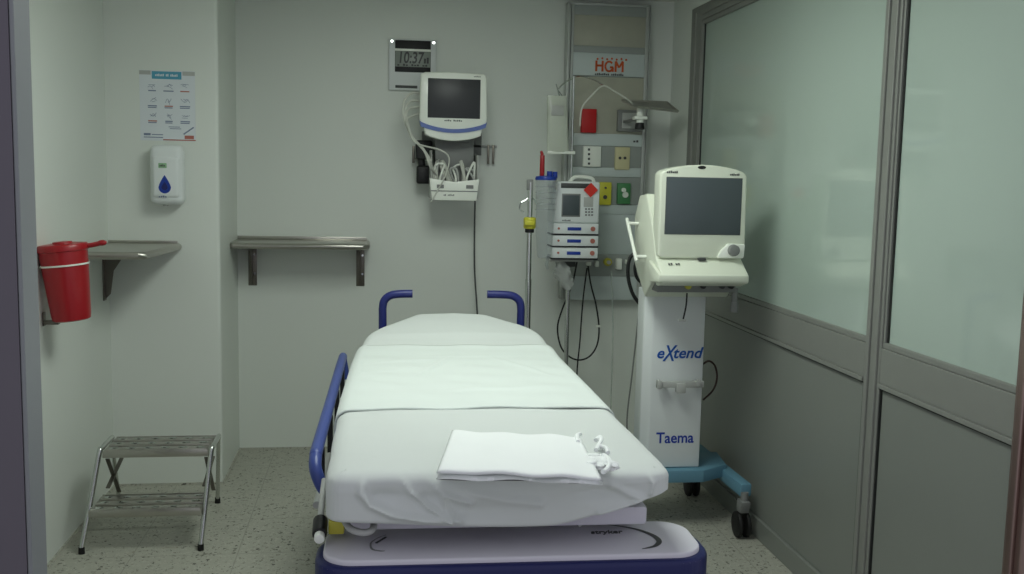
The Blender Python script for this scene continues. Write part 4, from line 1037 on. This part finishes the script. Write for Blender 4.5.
# folded linen with a knotted end
def linen():
    P = [bed_point(u, v, .866) for u, v in ((436, 473), (452, 431), (581, 436), (603, 477))]
    mb = MB(); zb_ = .8455
    def surf(s, t_, lift): # s along width, t depth
        a = P[0].lerp(P[3], s); b = P[1].lerp(P[2], s); p = a.lerp(b, t_)
        return p, lift
    NX, NY = 60, 24; 
    for layer, (h0, h1, sh) in enumerate(((0, .013, .0), (.0135, .027, .004))):
        top = []; bot = []
        for j in range(NY + 1):
            rt, rb = [], []
            for i in range(NX + 1):
                s, t_ = i / NX, j / NY
                p, _ = surf(s, t_, 0)
                ed = min(1, min(s, 1 - s) / .03) ** .5 * min(1, min(t_, 1 - t_) / .06) ** .5
                wob = .0018 * math.sin(s * 17 + layer) + .0012 * math.sin(t_ * 9 + s * 5)
                y_off = (-.004 * math.sin(s * 9 + layer * 2) - sh) * (1 - t_)
                mid = (h0 + h1) / 2
                sink = -.006 * max(0, s - .75) / .25
                zz = mid + (h1 - h0) / 2 * ed + wob + sink * layer; z2 = mid - (h1 - h0) / 2 * ed + (0 if layer == 0 else wob + sink)
                rt.append((p.x, p.y + y_off, zb_ + zz)); rb.append((p.x, p.y + y_off, zb_ + z2))
            top.append(rt); bot.append(rb)
        mb.grid(top); mb.grid([r[::-1] for r in bot])
    o = mb.build('folded_linen', M['linen'], recenter=False); 
    bmm = bmesh.new(); bmm.from_mesh(o.data); bmesh.ops.remove_doubles(bmm, verts=bmm.verts[:], dist=.0004); bmesh.ops.recalc_face_normals(bmm, faces=bmm.faces[:]); bmm.to_mesh(o.data); bmm.free()
    for p_ in o.data.polygons: p_.use_smooth = True
    place_bed_mesh(o); tag(o, 'folded white linen lying across the foot of the bed', 'linen')
    # gathered ties at its right end
    c = bed_point(600, 459, .86); rnd = random.Random(9); k_ = MB()
    for i in range(14):
        cx = c.x + rnd.uniform(-.03, .018); cy = c.y + rnd.uniform(-.05, .045); r = rnd.uniform(.010, .020)
        t_ = bmesh.new(); bmesh.ops.create_icosphere(t_, subdivisions=3, radius=r)
        ph = [rnd.uniform(0, 6) for _ in range(3)]
        for v in t_.verts:
            f = 1 + .28 * math.sin(v.co.x * 210 + ph[0]) * math.sin(v.co.y * 170 + ph[1]) + .12 * math.sin(v.co.z * 400 + ph[2]); v.co = Vector((v.co.x * f, v.co.y * f * 1.2, v.co.z * f * .5))
        k_._merge(t_, Matrix.Translation((cx, cy, .856 + rnd.uniform(-.002, .006))))
    for pts in (((596, 450), (601, 441), (600, 437), (596, 440)), ((603, 455), (609, 460), (608, 468), (603, 472)), ((578, 442), (577, 436), (580, 434)), ((597, 446), (606, 448), (608, 453))):
        pp = [bed_point(u, v, .866) for u, v in pts]; k_.tube(pp, .0055, 8)
    kn = k_.build('gathered_ties', M['linen'], None, recenter=False); kn.parent = o
linen()

# ---- stretcher hardware
def stretcher():
    B = bed
    MB().box((-.345, .10, .676), (.362, 1.70, .722), .008).build('litter_deck', M['hood'], B)
    # head-section frame under the raised end
    MB().box((-.2, 1.5, .70), (.2, 1.9, .735), .006).build('backrest_frame', M['grey'], B)
    # foot end cover with rounded corners, navy bumper around it
    def rr(x0, x1, y0, y1, r, n=8):
        o = []
        for cx, cy, a0 in ((x1 - r, y0 + r, -PI / 2), (x1 - r, y1 - r, 0), (x0 + r, y1 - r, PI / 2), (x0 + r, y0 + r, PI)):
            for k in range(n + 1): a = a0 + PI / 2 * k / n; o.append((cx + r * math.cos(a), cy + r * math.sin(a)))
        return o
    zS = .655
    c = {}
    pts = [bed_point(u, v, zS) for u, v in ((321, 561), (702, 549), (692, 526), (338, 529))]
    x0 = pts[0].x; x1 = pts[1].x + .006; y0 = (pts[0].y + pts[1].y) / 2 - .012; y1 = y0 + .215
    MB().prism(rr(x0, x1, y0, y1, .07), 'Z', zS - .03, zS, .006, 3).build('foot_cover', M['hood'], B)
    MB().prism(rr(x0 - .018, x1 + .018, y0 - .018, y1 - .02, .085), 'Z', zS - .10, zS - .012, .012, 4).build('foot_bumper', M['bumper'], B)
    w = atZ(592, 533, zS); p = bed_point(591, 534, zS)
    MB().text('stryker', .03, (p.x, p.y, zS + .0008), ydir=(0, 1, 0), bold=.0006, shear=.15, sx=.88).build('brand_print', M['greydk'], B)
    def arc(pix, wmax, name, mm):
        pp = [bed_point(u, v, zS + .0008) for u, v in pix]; Q = []
        for i in range(len(pp) - 1):
            a_, b_, c_, d_ = pp[max(i - 1, 0)], pp[i], pp[i + 1], pp[min(i + 2, len(pp) - 1)]
            for k in range(8): t_ = k / 8; Q.append(.5 * ((2 * b_) + (c_ - a_) * t_ + (2 * a_ - 5 * b_ + 4 * c_ - d_) * t_ * t_ + (3 * b_ - a_ - 3 * c_ + d_) * t_ ** 3))
        Q.append(pp[-1]); rows = []
        for i, p_ in enumerate(Q):
            d = (Q[min(i + 1, len(Q) - 1)] - Q[max(i - 1, 0)]).normalized(); n_ = Vector((-d.y, d.x, 0)); w_ = wmax * max(.08, math.sin(PI * (i / (len(Q) - 1)) ** 1.6))
            rows.append([p_ - n_ * w_, p_ + n_ * w_])
        g = MB().grid(rows); o = g.build(name, mm, B, smooth=False); md = o.modifiers.new('s', 'SOLIDIFY'); md.thickness = .0008
    arc([(587, 524), (610, 525), (635, 529), (652, 535), (659, 541), (655, 546), (642, 549)], .0065, 'swoosh_print', M['greydk'])
    arc([(386, 535), (378, 538), (371, 543), (372, 549), (380, 551), (385, 551)], .0026, 'scuffed_print', M['grey'])
    MB().bar(bed_point(376, 543, zS + .0012), bed_point(386, 537, zS + .0012), .005, .001).build('scuffed_print', M['greydk'], B)
    # little white ties hanging from the sheet
    for u in (524, 577):
        p = bed_point(u, 525, zS); k_ = MB()
        k_.sph((p.x, p.y, zS + .01), .011, (1.2, 1, .8), 10).tube([(p.x, p.y + .02, zS + .03), (p.x + .004, p.y + .004, zS + .014), (p.x + .01, p.y - .012, zS + .006)], .004, 6).tube([(p.x - .012, p.y + .004, zS + .006), (p.x, p.y, zS + .016), (p.x + .004, p.y - .02, zS + .005)], .004, 6)
        o = k_.build('sheet_tie', M['linen'], None, recenter=False); o.parent = sh
    # side rails folded beside the mattress
    for s in (-1, 1):
        X = s * (HW + .037) + (-.014 if s < 0 else -.06); zz = .775 if s < 0 else .57
        ya, yb = .36, 1.78
        # tapered hoop: long top bar, curved down at the foot end
        o = MB().tube([(X + s * -.012, yb + .012, zz - .09), (X, yb + .0, zz - .02), (X, yb - .05, zz), (X, (ya + yb) / 2, zz), (X, ya + .12, zz), (X, ya + .03, zz - .008), (X - s * .004, ya - .01, zz - .03), (X - s * .022, ya - .022, zz - .07), (X - s * .04, ya - .015, zz - .09)], .0165, 14).build('side_rail', M['railblue'], B)
        for y in (.5, .86, 1.22, 1.58):
            MB().box((X - .008 - s * .008, y - .014, zz - .14), (X + .008 - s * .008, y + .014, zz - .012), .004).build('rail_spindle', M['black'], o)
        MB().tube([(X - s * .006, ya - .01, zz - .12), (X - s * .006, (ya + yb) / 2, zz - .135), (X - s * .006, yb, zz - .12)], .010, 10).build('lower_bar', M['greylt'], o)
    # push handles at the head
    yh = 1.97
    for (xa, xb) in ((-.287, -.165), (.288, .145)):
        s = -1 if xa < 0 else 1
        zt_ = 1.003
        MB().tube([(xa, yh, .70), (xa, yh, .9), (xa, yh, .943), (xa - s * .006, yh, .973), (xa - s * .027, yh, .993), (xa - s * .06, yh, 1.001), (xb, yh, 1.003)], .0165, 14).build('push_handle', M['blue'], B)
        MB().tube([(xa, yh, .705), (xa, 1.72, .705), (xa * .8, 1.6, .70)], .015, 10).build('handle_bracket', M['grey'], B)
    # foot-left release hardware
    a = bed_point(316, 502, .70); b = bed_point(320, 530, .66)
    MB().tube([(-.41, .30, .735), (-.41, .22, .715), (-.408, .13, .69)], .008, 10).build('release_rod', M['greylt'], B)
    MB().cyl((-.408, .135, .692), (-.406, .075, .678), .017, n=16, bev=.004).build('release_knob', M['black'], B)
    MB().cyl((-.406, .075, .678), (-.405, .055, .674), .012, n=14, bev=.003).build('knob_tip', M['white'], B)
    MB().box((-.388, .10, .668), (-.352, .15, .70), .004).build('warning_label', M['yellowdull'], B)
    MB().tube([(-.35, .16, .72), (-.352, .09, .712), (-.335, .05, .70), (-.305, .04, .694), (-.285, .05, .70), (-.284, .12, .715)], .008, 10).build('pull_handle', M['greylt'], B)
    # undercarriage
    MB().box((-.3, .25, .27), (.3, 1.65, .36), .03, 4).build('base_hood', M['hood'], B)
    for y in (.5, 1.4):
        MB().cyl((0, y, .34), (0, y, .70), .06, n=24).build('lift_column', M['grey'], B)
    MB().box((-.3, .15, .22), (-.24, 1.75, .27), .01).box((.24, .15, .22), (.3, 1.75, .27), .01).build('base_frame', M['grey'], B)
    for x in (-.27, .27):
        for y in (.22, 1.68):
            o = MB().cyl((x, y, .17), (x, y, .23), .02).box((x - .03, y - .045, .08), (x + .03, y + .045, .18), .012).build('caster', M['grey'], B)
            for s in (-1, 1): MB().cyl((x + s * .031, y, .085), (x + s * .05, y, .085), .085, n=32, bev=.005).build('wheel', M['blackrub'], o)
stretcher()

# ------------------------------------------------------------------ light
W = D.worlds.new('world'); S.world = W; W.use_nodes = True
bg = W.node_tree.nodes['Background']; bg.inputs['Color'].default_value = (.64, .65, .72, 1); bg.inputs['Strength'].default_value = .78
LAMP.inputs['Emission Color'].default_value = (.92, 1.0, .93, 1)
LAMP.inputs['Emission Strength'].default_value = 11.6
for o in D.objects:
    if '_local' in o: del o['_local']
